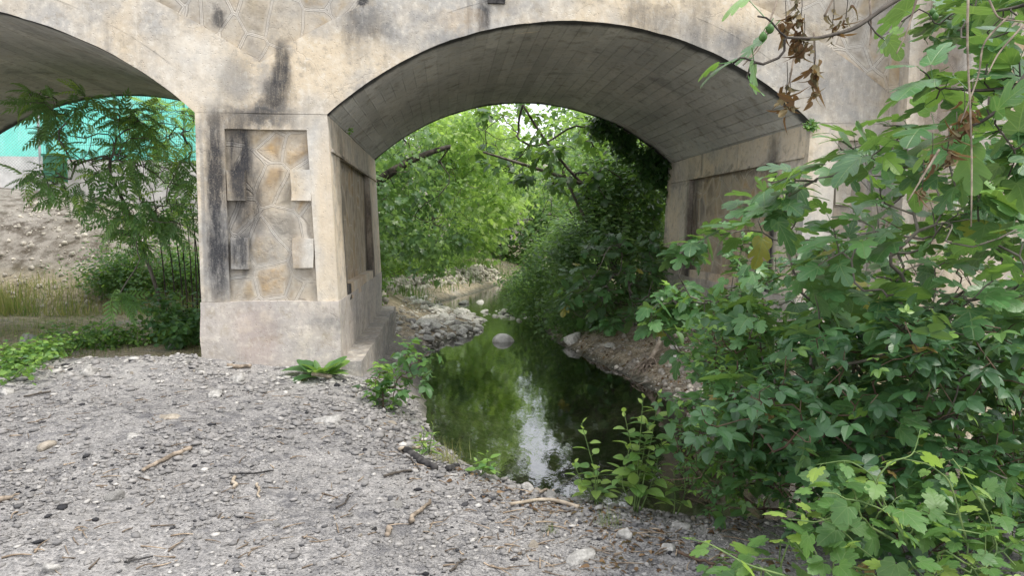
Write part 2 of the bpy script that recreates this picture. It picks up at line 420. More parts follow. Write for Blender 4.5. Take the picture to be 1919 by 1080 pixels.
mound = np.maximum(mound, .75*(GX < .2)*(GX > -1.4)*sstep(8., 8.6, GY)*(1-sstep(13.2, 14, GY)))
def ground_mat():
    t = NT('rubble_ground'); P = t.pos(); mo = t.attr('mound'); gr = t.attr('grassy'); wt = t.attr('wet')
    n1 = t.noise(P, .8, 5, .6); n2 = t.noise(P, 7, 6, .7); n3 = t.noise(P, 60, 4, .7)
    crest = t.attr('crest'); v = t.vor(P, 75, 'F1', 'Color'); vr = t.xyz(v)[0]
    g = t.mix(t.rng(n1, .38, .62), (.190, .184, .180), (.265, .256, .245))
    g = t.mix(t.math('MULTIPLY', crest, .6), g, (.43, .415, .39))
    g = t.mix(t.rng(n2, .44, .60, 0, .55), g, (.19, .186, .186))
    v = t.vor(P, 75, 'F1', 'Color'); vr = t.xyz(v)[0]; ve = t.vor(P, 75, 'F1')
    chips = t.math('MULTIPLY', t.rng(t.noise(P, 2.3, 5, .65), .38, .58, .25, 1.), .8)     # dusty fines between chippy patches
    g = t.mix(chips, g, t.ramp(vr, [(0, (.08, .08, .085)), (.2, (.15, .147, .147)), (.5, (.22, .213, .208)), (.85, (.30, .29, .28)), (1, (.48, .465, .44))]))
    vb = t.vor(P, 30, 'F1', 'Color'); g = t.mix(.25, g, t.ramp(t.xyz(vb)[1], [(0, (.10, .10, .105)), (.4, (.28, .27, .265)), (1, (.46, .44, .42))]))
    char = t.math('MULTIPLY', t.rng(n1, .58, .44), t.rng(n2, .46, .64))
    g = t.mix(t.math('MULTIPLY', char, .7), g, (.075, .075, .082))
    d = t.mix(t.rng(n2, .35, .65), (.25, .21, .15), (.46, .40, .31))
    d = t.mix(t.rng(t.noise(P, 1.7, 4, .6), .5, .66, 0, .7), d, (.31, .295, .275))
    d = t.mix(.5, d, t.mix(1., d, t.ramp(vr, [(0, (.35, .33, .31)), (.5, (1, .97, .93)), (1, (1.8, 1.75, 1.7))]), 'MULTIPLY')); d = t.mix(t.rng(t.noise(P, 9, 6, .75), .48, .64, 0, .4), d, (.085, .068, .052))
    sl_ = t.rng(t.xyz(P)[2], .3, .9); n4 = t.noise(P, 2.6, 7, .72)
    d = t.mix(sl_, d, t.mix(t.rng(n4, .36, .60), (.075, .062, .050), (.29, .265, .235)))
    d = t.mix(t.math('MULTIPLY', gr, .6), d, t.mix(t.rng(n2, .35, .65), (.10, .115, .045), (.25, .22, .11)))
    d = t.mix(t.math('MULTIPLY', sl_, .85), d, t.mix(t.rng(n4, .34, .62), (.085, .070, .056), (.30, .275, .245)))
    col = t.mix(mo, d, g)
    bed = t.mix(t.rng(n2, .4, .62), (.055, .056, .044), (.16, .157, .128))
    col = t.mix(wt, col, bed)
    h = t.math('ADD', t.math('MULTIPLY', t.rng(ve, .6, 0), .6), t.math('ADD', n2, t.math('MULTIPLY', n3, .4)))
    return t.done(t.bsdf(col, .95, t.bump(h, .8, .02), .15))
ground = mesh_obj('ground', np.stack([GX, GY, GZ], -1).reshape(-1, 3), quads, ground_mat(),
                  attrs={'mound': mound.ravel(), 'grassy': grassy.ravel(), 'wet': wet.ravel(), 'crest': crest.ravel()}, smooth=True)
tag(ground, kind='structure')

def water_mat():
    t = NT('stream_water'); P = t.pos()
    n1 = t.noise(t.vscale(P, (1, .55, 1)), 5.5, 3, .55); n2 = t.noise(t.vscale(P, (1, .6, 1)), 19, 2, .5)
    far = t.rng(t.xyz(P)[1], 12, 20, .35, 1.3)
    h = t.math('MULTIPLY', t.math('ADD', n1, t.math('MULTIPLY', n2, .35)), far)
    nrm = t.bump(h, .22, .02)
    gl = t.n('ShaderNodeBsdfGlossy'); gl.inputs['Roughness'].default_value = .03; t.set(gl.inputs['Normal'], nrm); gl.inputs['Color'].default_value = (1, 1, 1, 1)
    tr = t.n('ShaderNodeBsdfTransparent'); tr.inputs[0].default_value = (.47, .49, .43, 1)
    fr = t.n('ShaderNodeFresnel'); fr.inputs[0].default_value = 1.5; t.set(fr.inputs['Normal'], nrm)
    mx = t.n('ShaderNodeMixShader'); t.set(mx.inputs[0], t.math('MINIMUM', t.math('MULTIPLY', fr.outputs[0], 1.35), 1.))
    t.t.links.new(tr.outputs[0], mx.inputs[1]); t.t.links.new(gl.outputs[0], mx.inputs[2])
    return t.done(mx.outputs[0])
wv = [(-3, 2, WZ), (12, 2, WZ), (12, 46, WZ), (-3, 46, WZ)]
water = mesh_obj('water', wv, np.array([[0, 1, 2, 3]]), water_mat()); tag(water, kind='structure')

# ------------------------------------------------------------------ bridge
XL, XR, ZS, ZC = -1.33, 4.42, 2.88, 4.00
SPAN = XR-XL; XP = -2.78; PM = (XL+XP)/2; XC = (XL+XR)/2; XC2 = XP-SPAN/2
def intr(x, xc):
    c = SPAN/2; s = ZC-ZS; Rr = (c*c+s*s)/(2*s)
    dx = np.minimum(np.abs(x-xc), c); return ZC-Rr+np.sqrt(Rr*Rr-dx*dx)
pV = atY(503, 128, YF); pE = atY(290, 0, YF); pV2 = atY(535, 108, YF)
kx = [(pV[0]-XC2)**2, (pE[0]-XC2)**2]
EK = (pE[2]-pV[2])/(kx[0]-kx[1]); E0 = pV[2]+EK*kx[0]
def extr(x, xc): return E0-EK*(x-xc)**2

def grid_surf(mb, P, jitter=0., seed=0, flip=False):
    """P (n,m,3) -> quads"""
    n, mm = P.shape[:2]
    if jitter:
        q = P.reshape(-1, 3)
        P = P + (np.stack([fbm(q[:, 0]*3+s*7, q[:, 1]*3, q[:, 2]*3, seed=seed+s, oct=3) for s in range(3)], -1)*jitter).reshape(P.shape)
    i = np.arange(n*mm).reshape(n, mm)
    f = np.stack([i[:-1, :-1], i[1:, :-1], i[1:, 1:], i[:-1, 1:]], -1).reshape(-1, 4)
    if flip: f = f[:, ::-1]
    mb.add(P.reshape(-1, 3), f)
def hexa(mb, c, res=.12, jit=.006):
    """c: 8 corners: bottom (x0y0,x1y0,x1y1,x0y1) then top; gridded, slightly uneven faces"""
    c = np.asarray(c, float)
    for q in ((0, 1, 5, 4), (1, 2, 6, 5), (2, 3, 7, 6), (3, 0, 4, 7), (4, 5, 6, 7), (3, 2, 1, 0)):
        a, b, cc, d = c[list(q)]
        nu = int(np.clip(np.linalg.norm(b-a)/res, 1, 60))+1; nv = int(np.clip(np.linalg.norm(d-a)/res, 1, 60))+1
        u = np.linspace(0, 1, nu)[:, None, None]; v = np.linspace(0, 1, nv)[None, :, None]
        P = a*(1-u)*(1-v)+b*u*(1-v)+cc*u*v+d*(1-u)*v
        grid_surf(mb, P, jit, 5, flip=True)
def box(mb, x0, x1, y0, y1, z0, z1, **k):
    hexa(mb, [(x0, y0, z0), (x1, y0, z0), (x1, y1, z0), (x0, y1, z0), (x0, y0, z1), (x1, y0, z1), (x1, y1, z1), (x0, y1, z1)], **k)
def slab(mb, q, y0, y1, **k):
    """q: 4 (x,z) corners bl, br, tr, tl"""
    (a, b, c, d) = q
    hexa(mb, [(a[0], y0, a[1]), (b[0], y0, b[1]), (b[0], y1, b[1]), (a[0], y1, a[1]), (d[0], y0, d[1]), (c[0], y0, c[1]), (c[0], y1, c[1]), (d[0], y1, d[1])], **k)

BLACK = (.030, .031, .036); GREY = (.17, .168, .165); OCHRE = (.40, .27, .13); WHITE = (.66, .63, .57); BROWN = (.13, .10, .075)
def S(x0, y0, x1, y1, s, c=BLACK):
    a = atY(x0, y0, YF); b = atY(x1, y1, YF); return (a[0], b[2], b[0], a[2], s, c)
FS = [S(380, 205, 432, 572, .95), S(372, 215, 392, 640, .5, GREY), S(515, 80, 542, 135, .85), S(507, 120, 546, 165, .85), S(492, 150, 546, 195, .8), S(468, 182, 546, 218, .75), S(450, 200, 560, 245, .5), S(430, 195, 600, 240, .35, GREY), S(640, 40, 700, 120, .35, GREY), S(720, 60, 900, 110, .3, GREY), S(1200, 30, 1480, 140, .35, GREY), S(410, 100, 470, 200, .3), S(375, 640, 640, 720, .5, (.25, .22, .185)), S(425, 240, 470, 330, .95), S(425, 300, 492, 440, .75),
      S(428, 300, 462, 385, .8), S(430, 440, 468, 510, .9), S(400, 205, 520, 250, .6), S(425, 500, 450, 570, .4, GREY), S(893, 0, 918, 62, .85), S(640, 20, 740, 80, .5), S(1170, 5, 1260, 60, .45), S(1290, 0, 1330, 90, .4), S(1350, 60, 1420, 120, .4),
      S(1480, 60, 1690, 230, .55, GREY), S(1560, 260, 1700, 520, .6, GREY), S(1530, 250, 1560, 520, .5, WHITE), S(1690, 0, 1730, 560, .75, BROWN),
      S(560, 200, 640, 570, .45, WHITE), S(590, 230, 640, 560, .35, (.60, .44, .24)), S(470, 360, 570, 560, .35, OCHRE), S(300, 60, 440, 200, .35, WHITE), S(820, 20, 900, 60, .3, OCHRE),
      S(440, 570, 520, 690, .35, (.33, .24, .21)), S(410, 120, 460, 190, .35, GREY), S(395, 20, 420, 60, .8), S(670, 0, 690, 20, .9)]
MAT['face'] = concrete('cement_face', FS)
MAT['panel'] = concrete('rubble_masonry', [s for s in FS if s[4] > .55], masonry=3.2, smear_s=.84)
MAT['plinth'] = concrete('plinth_cement', [FS[-1]]+FS[-4:-2], cream=(.47, .42, .37), grey=(.40, .37, .345), streak=.35)
SS = [(9.02, -.2, 9.42, 2.62, 1., BLACK), (9.04, -.5, 9.5, .85, 1., BLACK), (12.2, -.2, 12.6, 2.5, .85, BLACK), (11.6, -.6, 11.9, .6, .7, BLACK), (8.6, 2.40, 13.6, 2.49, .35, BLACK), (9.6, .9, 13, 2.2, .12, (.40, .27, .14)), (10, -.5, 11.2, 1., .35, (.40, .22, .10)), (9.4, -.4, 9.7, 2.3, .4, (.45, .28, .12))]  # the thin strip below the top beam is painted shadow; the rest are stains
MAT['wall'] = concrete('barrel_wall_cement', side_stains_shade=SS, cream=(.66, .55, .40), grey=(.52, .47, .40), streak=.7)
MAT['wallpanel'] = concrete('barrel_wall_masonry', side_stains_shade=SS, masonry=3.4, smear_s=.6, streak=.5, cream=(.76, .61, .41), grey=(.64, .55, .42))
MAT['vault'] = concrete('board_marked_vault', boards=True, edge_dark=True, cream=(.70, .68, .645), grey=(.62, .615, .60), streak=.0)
MAT['kerb'] = concrete('kerb_cement', cream=(.36, .33, .29), grey=(.27, .26, .245), streak=.6)

bridge = empty('stone_bridge', (0, 0, 0), 'weathered cream concrete and rubble masonry bridge with two low arches over the stream', 'bridge')

def ring(y0, y1, name):
    mb = MB()
    for xc, xa, xb in ((XC, PM, 5.55), (XC2, XC2-SPAN/2-.75, PM)):
        xs = np.unique(np.concatenate([np.linspace(xa, xb, 64), np.linspace(max(xa, xc-SPAN/2), min(xb, xc+SPAN/2), 70)]))
        lo = np.where(np.abs(xs-xc) <= SPAN/2, intr(xs, xc), ZS); hi = extr(xs, xc)
        hi = np.maximum(hi, lo+.02)
        v = np.linspace(0, 1, 12)
        lo = lo+.014*fbm(xs*4, xs*0+y0, seed=91)*(np.abs(xs-xc) <= SPAN/2)
        Z = lo[:, None]*(1-v)+hi[:, None]*v
        X = np.repeat(xs[:, None], 12, 1)
        Pf = np.stack([X, np.full_like(X, y0), Z], -1); Pb = np.stack([X, np.full_like(X, y1), Z], -1)
        for Pn, fl in ((Pf, y0 > y1), (Pb, y0 < y1)):
            j = Pn.copy(); q = Pn.reshape(-1, 3); j[..., 1] += (fbm(q[:, 0]*2.2, q[:, 2]*2.2, seed=9)*.006).reshape(j.shape[:2]); grid_surf(mb, j, 0, flip=not fl)
        top = np.stack([Pf[:, -1], Pb[:, -1]], 1); grid_surf(mb, top, 0, flip=(y0 < y1))
        if xa == PM or True:
            for k in (0, -1):
                e = np.stack([Pf[k], Pb[k]], 1); grid_surf(mb, e, 0, flip=(k == 0))
    return mb.build(name, MAT['face'], bridge)
ring(YF, YF+.42, 'arch_ring'); ring(YB, YB-.42, 'arch_ring')
def spandrel(y0, y1):
    mb = MB(); ZT = 5.75
    xs = np.linspace(XC2-SPAN/2-.75, 5.5, 150)
    lo = np.minimum(np.maximum(extr(xs, XC), extr(xs, XC2))-.06, ZT-.2); v = np.linspace(0, 1, 16)
    Z = lo[:, None]*(1-v)+ZT*v; X = np.repeat(xs[:, None], 16, 1)
    Pf = np.stack([X, np.full_like(X, y0), Z], -1); Pb = np.stack([X, np.full_like(X, y1), Z], -1)
    q = Pf.reshape(-1, 3); Pf[..., 1] += (fbm(q[:, 0]*1.5, q[:, 2]*1.5, seed=19)*.012).reshape(Pf.shape[:2])
    grid_surf(mb, Pf, 0, flip=(y0 < y1)); grid_surf(mb, Pb, 0, flip=(y0 > y1)); grid_surf(mb, np.stack([Pf[:, -1], Pb[:, -1]], 1), 0)
    return mb.build('spandrel_wall', MAT['panel'], bridge)
spandrel(YF+.035, YF+.40); spandrel(YB-.035, YB-.40)
for xc in (XC, XC2):                                   # vaults: shell with an outer skin
    c = SPAN/2; s = ZC-ZS; Rr = (c*c+s*s)/(2*s); th = math.asin(c/Rr)
    a = np.linspace(-th, th, 120); ys = np.linspace(YF, YB, 34)
    x = xc+Rr*np.sin(a); z = ZC-Rr+Rr*np.cos(a)
    P = np.stack([np.repeat(x[:, None], 34, 1), np.repeat(ys[None], 120, 0), np.repeat(z[:, None], 34, 1)], -1)
    q = P.reshape(-1, 3); dz = (fbm(q[:, 0]*1.1, q[:, 1]*.8, seed=29)*.012).reshape(120, 34); dz[:, 0] = dz[:, -1] = 0; P[..., 2] += dz
    P2 = P.copy(); P2[..., 2] += .32
    mb = MB(); grid_surf(mb, P, 0, flip=False); grid_surf(mb, P2, 0, flip=True)
    arc = np.repeat((a*Rr+10)[:, None], 34, 1).ravel()
    V = np.concatenate(mb.V); F = [np.concatenate(f) for f in mb.F.values()]
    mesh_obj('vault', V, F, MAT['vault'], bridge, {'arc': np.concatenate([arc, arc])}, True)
mb = MB(); box(mb, -12, 9, YF+.40, YB-.40, 5.3, 5.6, res=1.5); mb.build('deck', MAT['kerb'], bridge)
for y0, y1 in ((YF-.16, YF+.45), (YB-.45, YB+.16)):
    mb = MB(); box(mb, -12, 9, y0, y1, 5.752, 5.95, res=.4); mb.build('cornice', MAT['face'], bridge)
    mb = MB(); box(mb, -12, 9, y0+.14, y1-.14, 5.952, 6.3, res=.4); mb.build('parapet', MAT['panel'], bridge)

def lerp(a, b, t): return tuple(np.asarray(a)*(1-t)+np.asarray(b)*t)
def pier(xa0, xb0, xa1, xb1, zb, pane, blocks, sides, label=None):
    """xa0,xb0 at springing; xa1,xb1 at foot; pane = (xl,xr,ztop,zbot) of the recessed panel"""
    zt = ZS; zp = .745
    def xl(z): return xa0+(xa1-xa0)*min(1, (zt-z)/(zt-zp))
    def xr(z): return xb0+(xb1-xb0)*min(1, (zt-z)/(zt-zp))
    pr = empty('pier', (0, 0, 0), None, None); pr.parent = bridge
    pl, prr, pt, pb = pane
    core = MB()
    ya, yb = YF+.055, YB-.055
    ci = .065 if sides else .0
    hexa(core, [(xl(zb)+ci, ya, zb), (xr(zb)-ci, ya, zb), (xr(zb)-ci, yb, zb), (xl(zb)+ci, yb, zb), (xl(zt)+ci, ya, zt), (xr(zt)-ci, ya, zt), (xr(zt)-ci, yb, zt), (xl(zt)+ci, yb, zt)], res=.1)
    core.build('masonry_panel', MAT['wallpanel'] if sides else MAT['panel'], pr)
    for y0, y1 in ((YF, YF+.10), (YB-.10, YB)):
        fr = MB(); dl = xl(pb)-xl(pt); dr = xr(pb)-xr(pt)
        slab(fr, [(xl(pb), pb), (pl+dl, pb), (pl, pt), (xl(pt), pt)], y0, y1, res=.06)
        slab(fr, [(prr+dr, pb), (xr(pb), pb), (xr(pt), pt), (prr, pt)], y0, y1, res=.06)
        slab(fr, [(xl(pt), pt), (xr(pt), pt), (xr(zt), zt-.004), (xl(zt), zt-.004)], y0, y1, res=.06)
        slab(fr, [(xl(zp)-.0, zp), (xr(zp), zp), (xr(pb), pb), (xl(pb), pb)], y0, y1, res=.06) if pb > zp+.02 else None
        fr.build('frame', MAT['face'], pr)
    # masonry face set in the frame, its own part so that both looks stay apart
    f = MB(); slab(f, [(pl-.06, pb-.01), (prr+.08, pb-.01), (prr+.06, pt+.04), (pl-.06, pt+.04)], YF+.048, YF+.053, res=.05, jit=.008); f.build('masonry_panel', MAT['panel'], pr)
    p = MB(); slab(p, [(xl(zb)-.02, zb), (xr(zb)+.012, zb), (xr(zp)+.008, zp-.004), (xl(zp)-.012, zp-.004)], YF-.016, YB+.016, res=.05, jit=.022)
    p.build('plinth', MAT['plinth'], pr)
    for (x0, x1, z0, z1) in blocks:
        b = MB(); box(b, x0, x1, YF-.008, YF+.07, z0, z1, res=.035, jit=.022); b.build('quoin_block', MAT['face'], pr)
    for sgn in sides:                               # the faces that look into the arches
        xf = xr if sgn > 0 else xl
        def q(mb, y0, y1, z0, z1, d0, d1):
            xo0, xo1 = xf(z0)+sgn*d0, xf(z1)+sgn*d0; xi0, xi1 = xf(z0)-sgn*d1, xf(z1)-sgn*d1
            A = [(xi0, y0, z0), (xo0, y0, z0), (xo0, y1, z0), (xi0, y1, z0), (xi1, y0, z1), (xo1, y0, z1), (xo1, y1, z1), (xi1, y1, z1)]
            if sgn < 0: A = [A[i] for i in (1, 0, 3, 2, 5, 4, 7, 6)]
            hexa(mb, A, res=.08)
        w = MB()
        q(w, YF+.101, YF+.80, zp, 2.50, 0, .10); q(w, YB-1.3, YB-.101, zp, 2.50, 0, .10); q(w, YF+.101, YB-.101, 2.50, zt-.004, 0, .10)
        q(w, YF+.101, YB-.101, 2.47, 2.505, .022, .0)
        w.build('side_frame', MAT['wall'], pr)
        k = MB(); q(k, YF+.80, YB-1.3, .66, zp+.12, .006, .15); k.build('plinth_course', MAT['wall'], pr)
    return pr
def zx(px, py): p = atY(px, py, YF); return p[0], p[2]
def blk(x0, y0, x1, y1):
    a = atY(x0, y0, YF); b = atY(x1, y1, YF); return (a[0], b[0], b[2], a[2])
pl, pt = zx(420, 241); prx, _ = zx(575, 243)
pier(XP, XL, XP, XL+.09, -1.4, (pl, prx, pt, .745), [blk(424, 317, 459, 375), blk(432, 447, 466, 504), blk(544, 317, 582, 375), blk(549, 447, 588, 503)], (1, -1))
# right bank abutment and far left pier
rl, rt = zx(1571, 263)
pier(XR, 5.5, XR-.09, 5.5, -1.4, (rl, 5.25, rt, .745), [(rl, rl+.2, 1.9, 2.3), (rl, rl+.2, .95, 1.35)], (-1,))
xf2 = XC2-SPAN/2
pier(xf2-1.45, xf2, xf2-1.45, xf2+.09, -1.4, (xf2-1.1, xf2-.35, 2.65, .745), [], (1,))
w = MB(); box(w, 5.402, 9, YF-.36, YB+.3, -1.4, 5.75, res=.15, jit=.01); w.build('wing_wall', MAT['panel'], bridge)
w = MB(); box(w, 5.39, 5.62, YF-.372, YF-.2, -1.4, 5.748, res=.1, jit=.006); w.build('wing_wall_edge', MAT['face'], bridge)
w = MB(); box(w, -12, xf2-1.46, YF+.1, YB-.1, -1.4, 5.75, res=.3, jit=.01); w.build('abutment_wall', MAT['panel'], bridge)
k = MB()
hexa(k, [(XL+.0, YF+.02, -1.3), (-.97, YF+.02, -1.3), (-.97, YB+.1, -1.3), (XL, YB+.1, -1.3), (XL, YF+.02, .02), (-.985, YF+.02, .02), (-.985, YB+.1, .05), (XL, YB+.1, .05)], res=.06, jit=.03)
k.build('footing_kerb', MAT['kerb'], bridge)
pz = atY(930, 2, YF); k = MB(); box(k, pz[0]-.10, pz[0]+.10, YF-.03, YF+.02, pz[2]-.03, pz[2]+.16, res=.2, jit=0); k.build('drain_plate', MAT['char'], bridge)

# ------------------------------------------------------------------ sky, sun
SUN_EL, SUN_AZ = R(62), R(122)    # azimuth of the sun measured from +Y towards +X
wd = bpy.data.worlds.new('World'); SC.world = wd; wd.use_nodes = True
wt_ = wd.node_tree; bg = wt_.nodes['Background']
sk = wt_.nodes.new('ShaderNodeTexSky'); sk.sky_type = 'NISHITA'; sk.sun_disc = False; sk.sun_elevation = SUN_EL; sk.sun_rotation = SUN_AZ
sk.air_density = 1.0; sk.dust_density = 2.5; sk.ozone_density = 1.0
tcn = wt_.nodes.new('ShaderNodeTexCoord'); nzn = wt_.nodes.new('ShaderNodeTexNoise'); nzn.inputs['Scale'].default_value = 2.2; nzn.inputs['Detail'].default_value = 6
wt_.links.new(tcn.outputs['Generated'], nzn.inputs['Vector'])
mr = wt_.nodes.new('ShaderNodeMapRange'); mr.inputs[1].default_value = .35; mr.inputs[2].default_value = .6; mr.inputs[3].default_value = .55; mr.inputs[4].default_value = 1.
wt_.links.new(nzn.outputs['Fac'], mr.inputs[0])
mxn = wt_.nodes.new('ShaderNodeMix'); mxn.data_type = 'RGBA'; wt_.links.new(mr.outputs[0], mxn.inputs[0]); wt_.links.new(sk.outputs[0], mxn.inputs[6]); mxn.inputs[7].default_value = (8.5, 8.6, 8.9, 1)
wt_.links.new(mxn.outputs[2], bg.inputs[0]); bg.inputs[1].default_value = .15
sl = bpy.data.lights.new('sun', 'SUN'); sl.energy = 2.0; sl.angle = R(11); sl.color = (1, .95, .87)
so = bpy.data.objects.new('sun', sl); COL.objects.link(so)
sdir = Vector((math.sin(SUN_AZ)*math.cos(SUN_EL), math.cos(SUN_AZ)*math.cos(SUN_EL), math.sin(SUN_EL)))
so.rotation_euler = (-sdir).to_track_quat('-Z', 'Y').to_euler(); so.location = (0, 0, 30)
SC.view_settings.view_transform = 'Standard'; SC.view_settings.look = 'None'; SC.view_settings.gamma = 1; SC.view_settings.exposure = .80
SC.render.engine = 'CYCLES'
SC.cycles.max_bounces = 8; SC.cycles.transparent_max_bounces = 12; SC.cycles.diffuse_bounces = 4

# ------------------------------------------------------------------ leaf templates: (verts, tris); y along the leaf, z up, unit length
def outline_leaf(half, fold=.18, droop=.12, lobes=0., mids=3):
    """half: right-hand outline from base to tip (x>=0); mirrored along a folded midrib"""
    half = [tuple(p) for p in half]
    ys = np.linspace(half[-1][1], half[0][1], mids+2)[1:-1]
    poly = half+[(0., float(y)) for y in ys]
    tri = tessellate_polygon([[Vector((x, y, 0)) for x, y in poly]])
    V = np.array([(x, y, 0) for x, y in poly]); n = len(V)
    T = []
    for t in tri:
        a, b, c = [V[i] for i in t]
        T.append(t if (b[0]-a[0])*(c[1]-a[1])-(b[1]-a[1])*(c[0]-a[0]) > 0 else t[::-1])
    T = np.array(T)
    V[:, 2] = fold*np.abs(V[:, 0]) - droop*V[:, 1]**2 - lobes*np.abs(V[:, 0])**2
    V2 = V*np.array([-1, 1, 1])
    return np.concatenate([V, V2]), np.concatenate([T, T[:, ::-1]+n])
def merge_t(*parts):
    V = []; F = []; n = 0
    for v, f in parts: V.append(v); F.append(f+n); n += len(v)
    return np.concatenate(V), np.concatenate(F)
def xf_t(t, s=1., rot=0., off=(0, 0, 0), tilt=0., sx=1.):
    v, f = t; v = v*np.array([s*sx, s, s])
    ct, st = math.cos(tilt), math.sin(tilt); v = np.stack([v[:, 0], v[:, 1]*ct-v[:, 2]*st, v[:, 1]*st+v[:, 2]*ct], 1)
    c, sn = math.cos(rot), math.sin(rot); v = np.stack([v[:, 0]*c-v[:, 1]*sn, v[:, 0]*sn+v[:, 1]*c, v[:, 2]], 1)
    return v+np.array(off), f
FIG = outline_leaf([(0, .03), (.09, -.07), (.22, -.08), (.33, 0), (.40, .12), (.38, .20), (.27, .24), (.17, .27), (.25, .37), (.37, .47), (.42, .59), (.36, .68), (.26, .66), (.15, .56), (.115, .53),
                    (.16, .64), (.21, .77), (.18, .90), (.09, .98), (0, 1.0)], .16, .22, .25, 5)
FIG3 = outline_leaf([(0, .02), (.14, -.06), (.30, .02), (.36, .16), (.33, .28), (.25, .38), (.33, .50), (.40, .64), (.33, .73), (.22, .66), (.13, .60), (.20, .74), (.18, .88), (.08, .98), (0, 1.0)], .2, .3, .2, 5)
FIGW = outline_leaf([(0, .04), (.13, -.05), (.30, .0), (.44, .14), (.44, .28), (.34, .32), (.43, .46), (.47, .60), (.38, .68), (.25, .62), (.29, .78), (.22, .92), (.10, 1.0), (0, 1.02)], .1, .26, .35, 5)
OVATE = outline_leaf([(0, 0), (.16, .08), (.27, .25), (.29, .42), (.24, .62), (.14, .82), (0, 1)], .22, .2, 0, 2)
OVAL = outline_leaf([(0, 0), (.26, .28), (.24, .6), (0, 1)], .25, .2, 0, 1)
LANCE = outline_leaf([(0, 0), (.13, .18), (.15, .42), (.09, .72), (0, 1)], .25, .35, 0, 2)
SERR = outline_leaf([(0, 0), (.12, .03), (.17, .10), (.22, .13), (.25, .22), (.31, .26), (.31, .36), (.36, .42), (.33, .50), (.35, .58), (.30, .65), (.29, .74), (.21, .82), (.14, .92), (0, 1)], .2, .25, .1, 3)
MAPLE = outline_leaf([(0, .05), (.22, -.05), (.40, .10), (.27, .24), (.48, .52), (.38, .62), (.18, .50), (.22, .78), (0, 1.0)], .15, .3, .2, 2)
VINE = outline_leaf([(0, .10), (.08, -.02), (.20, -.10), (.30, -.04), (.40, .02), (.42, .14), (.50, .20), (.44, .30), (.37, .35), (.44, .42), (.50, .54), (.43, .60), (.40, .68), (.28, .64), (.22, .60), (.26, .72), (.20, .80), (.17, .90), (.07, .93), (0, 1.03)], .12, .25, .25, 5)
TRI = merge_t(xf_t(SERR, .62, 0, (0, .42, 0)), xf_t(SERR, .54, R(68), (-.02, .36, 0)), xf_t(SERR, .54, R(-68), (.02, .36, 0)))
TRIO = merge_t(xf_t(OVAL, .62, 0, (0, .42, 0)), xf_t(OVAL, .54, R(68), (-.02, .36, 0)), xf_t(OVAL, .54, R(-68), (.02, .36, 0)))
def pinnate(n=9, llen=.30, curve=.35, leaf=LANCE, start=.14):
    parts = []
    ys = np.linspace(start, .97, n)
    zc = lambda y: -curve*y*y
    for i, y in enumerate(ys):
        L = llen*(1.05-.55*abs((y-.45)))*(1 if i < n-1 else .8)
        for sg in (-1, 1): parts.append(xf_t(leaf, L, sg*R(-(64-22*y)), (sg*.004, y, zc(y)), R(-14), 1.05))
    parts.append(xf_t(leaf, llen*.8, 0, (0, 1., zc(1)), R(-35)))
    V = []; 
    yy = np.linspace(0, 1, 7)
    for y in yy: V += [(-.006, y, zc(y)+.002), (.006, y, zc(y)+.002)]
    F = []
    for k in range(6): a = 2*k; F += [(a, a+1, a+3), (a, a+3, a+2)]
    parts.append((np.array(V), np.array(F)))
    return merge_t(*parts)
PINN = pinnate(8, .30, .5); PINN2 = pinnate(7, .32, .35)
BLADE = (np.array([(-.022, 0, 0), (.022, 0, 0), (-.018, .45, .03), (.018, .45, .03), (0, 1, -.12)]), np.array([(0, 1, 3), (0, 3, 2), (2, 3, 4)]))

def norm(a): return a/np.maximum(np.linalg.norm(a, axis=-1, keepdims=True), 1e-9)
def scatter(mb, tpl, P, Yd, N, size, var, curl=None, width=None):
    tv, tf = tpl; n = len(P)
    if n == 0: return
    Yd = norm(Yd); X = norm(np.cross(Yd, N)); Z = np.cross(X, Yd)
    size = np.broadcast_to(np.asarray(size, float), (n,)); cz = np.ones(n) if curl is None else curl; wx = np.ones(n) if width is None else width
    V = P[:, None, :] + size[:, None, None]*(X[:, None, :]*(tv[None, :, 0]*wx[:, None])[..., None] + Yd[:, None, :]*tv[None, :, 1, None] + Z[:, None, :]*(tv[None, :, 2]*cz[:, None])[..., None])
    F = tf[None] + (np.arange(n)*len(tv))[:, None, None]
    A = np.empty((n*len(tv), 3)); A[:, 0] = np.repeat(np.broadcast_to(var, (n,)), len(tv)); A[:, 1] = np.tile(tv[:, 0], n); A[:, 2] = np.tile(tv[:, 1], n)
    mb.add(V.reshape(-1, 3), F.reshape(-1, tf.shape[1]), A)
def tubes(mb, A, B, ra, rb, k=5, var=0.):
    """frusta from A to B"""
    A = np.asarray(A, float); B = np.asarray(B, float); n = len(A)
    if n == 0: return
    d = norm(B-A); ref = np.where(np.abs(d[:, 2:3]) > .9, np.array([[1., 0, 0]]), np.array([[0, 0, 1.]]))
    u = norm(np.cross(d, ref)); v = np.cross(d, u)
    an = np.arange(k)*2*math.pi/k; c, s = np.cos(an), np.sin(an)
    off = u[:, None]*c[None, :, None]+v[:, None]*s[None, :, None]
    ra = np.broadcast_to(np.asarray(ra, float), (n,)); rb = np.broadcast_to(np.asarray(rb, float), (n,))
    V = np.concatenate([A[:, None]+off*ra[:, None, None], B[:, None]+off*rb[:, None, None]], 1)
    i = np.arange(k); j = (i+1) % k
    f = np.stack([i, j, j+k, i+k], 1); F = f[None]+(np.arange(n)*2*k)[:, None, None]
    mb.add(V.reshape(-1, 3), F.reshape(-1, 4), var)
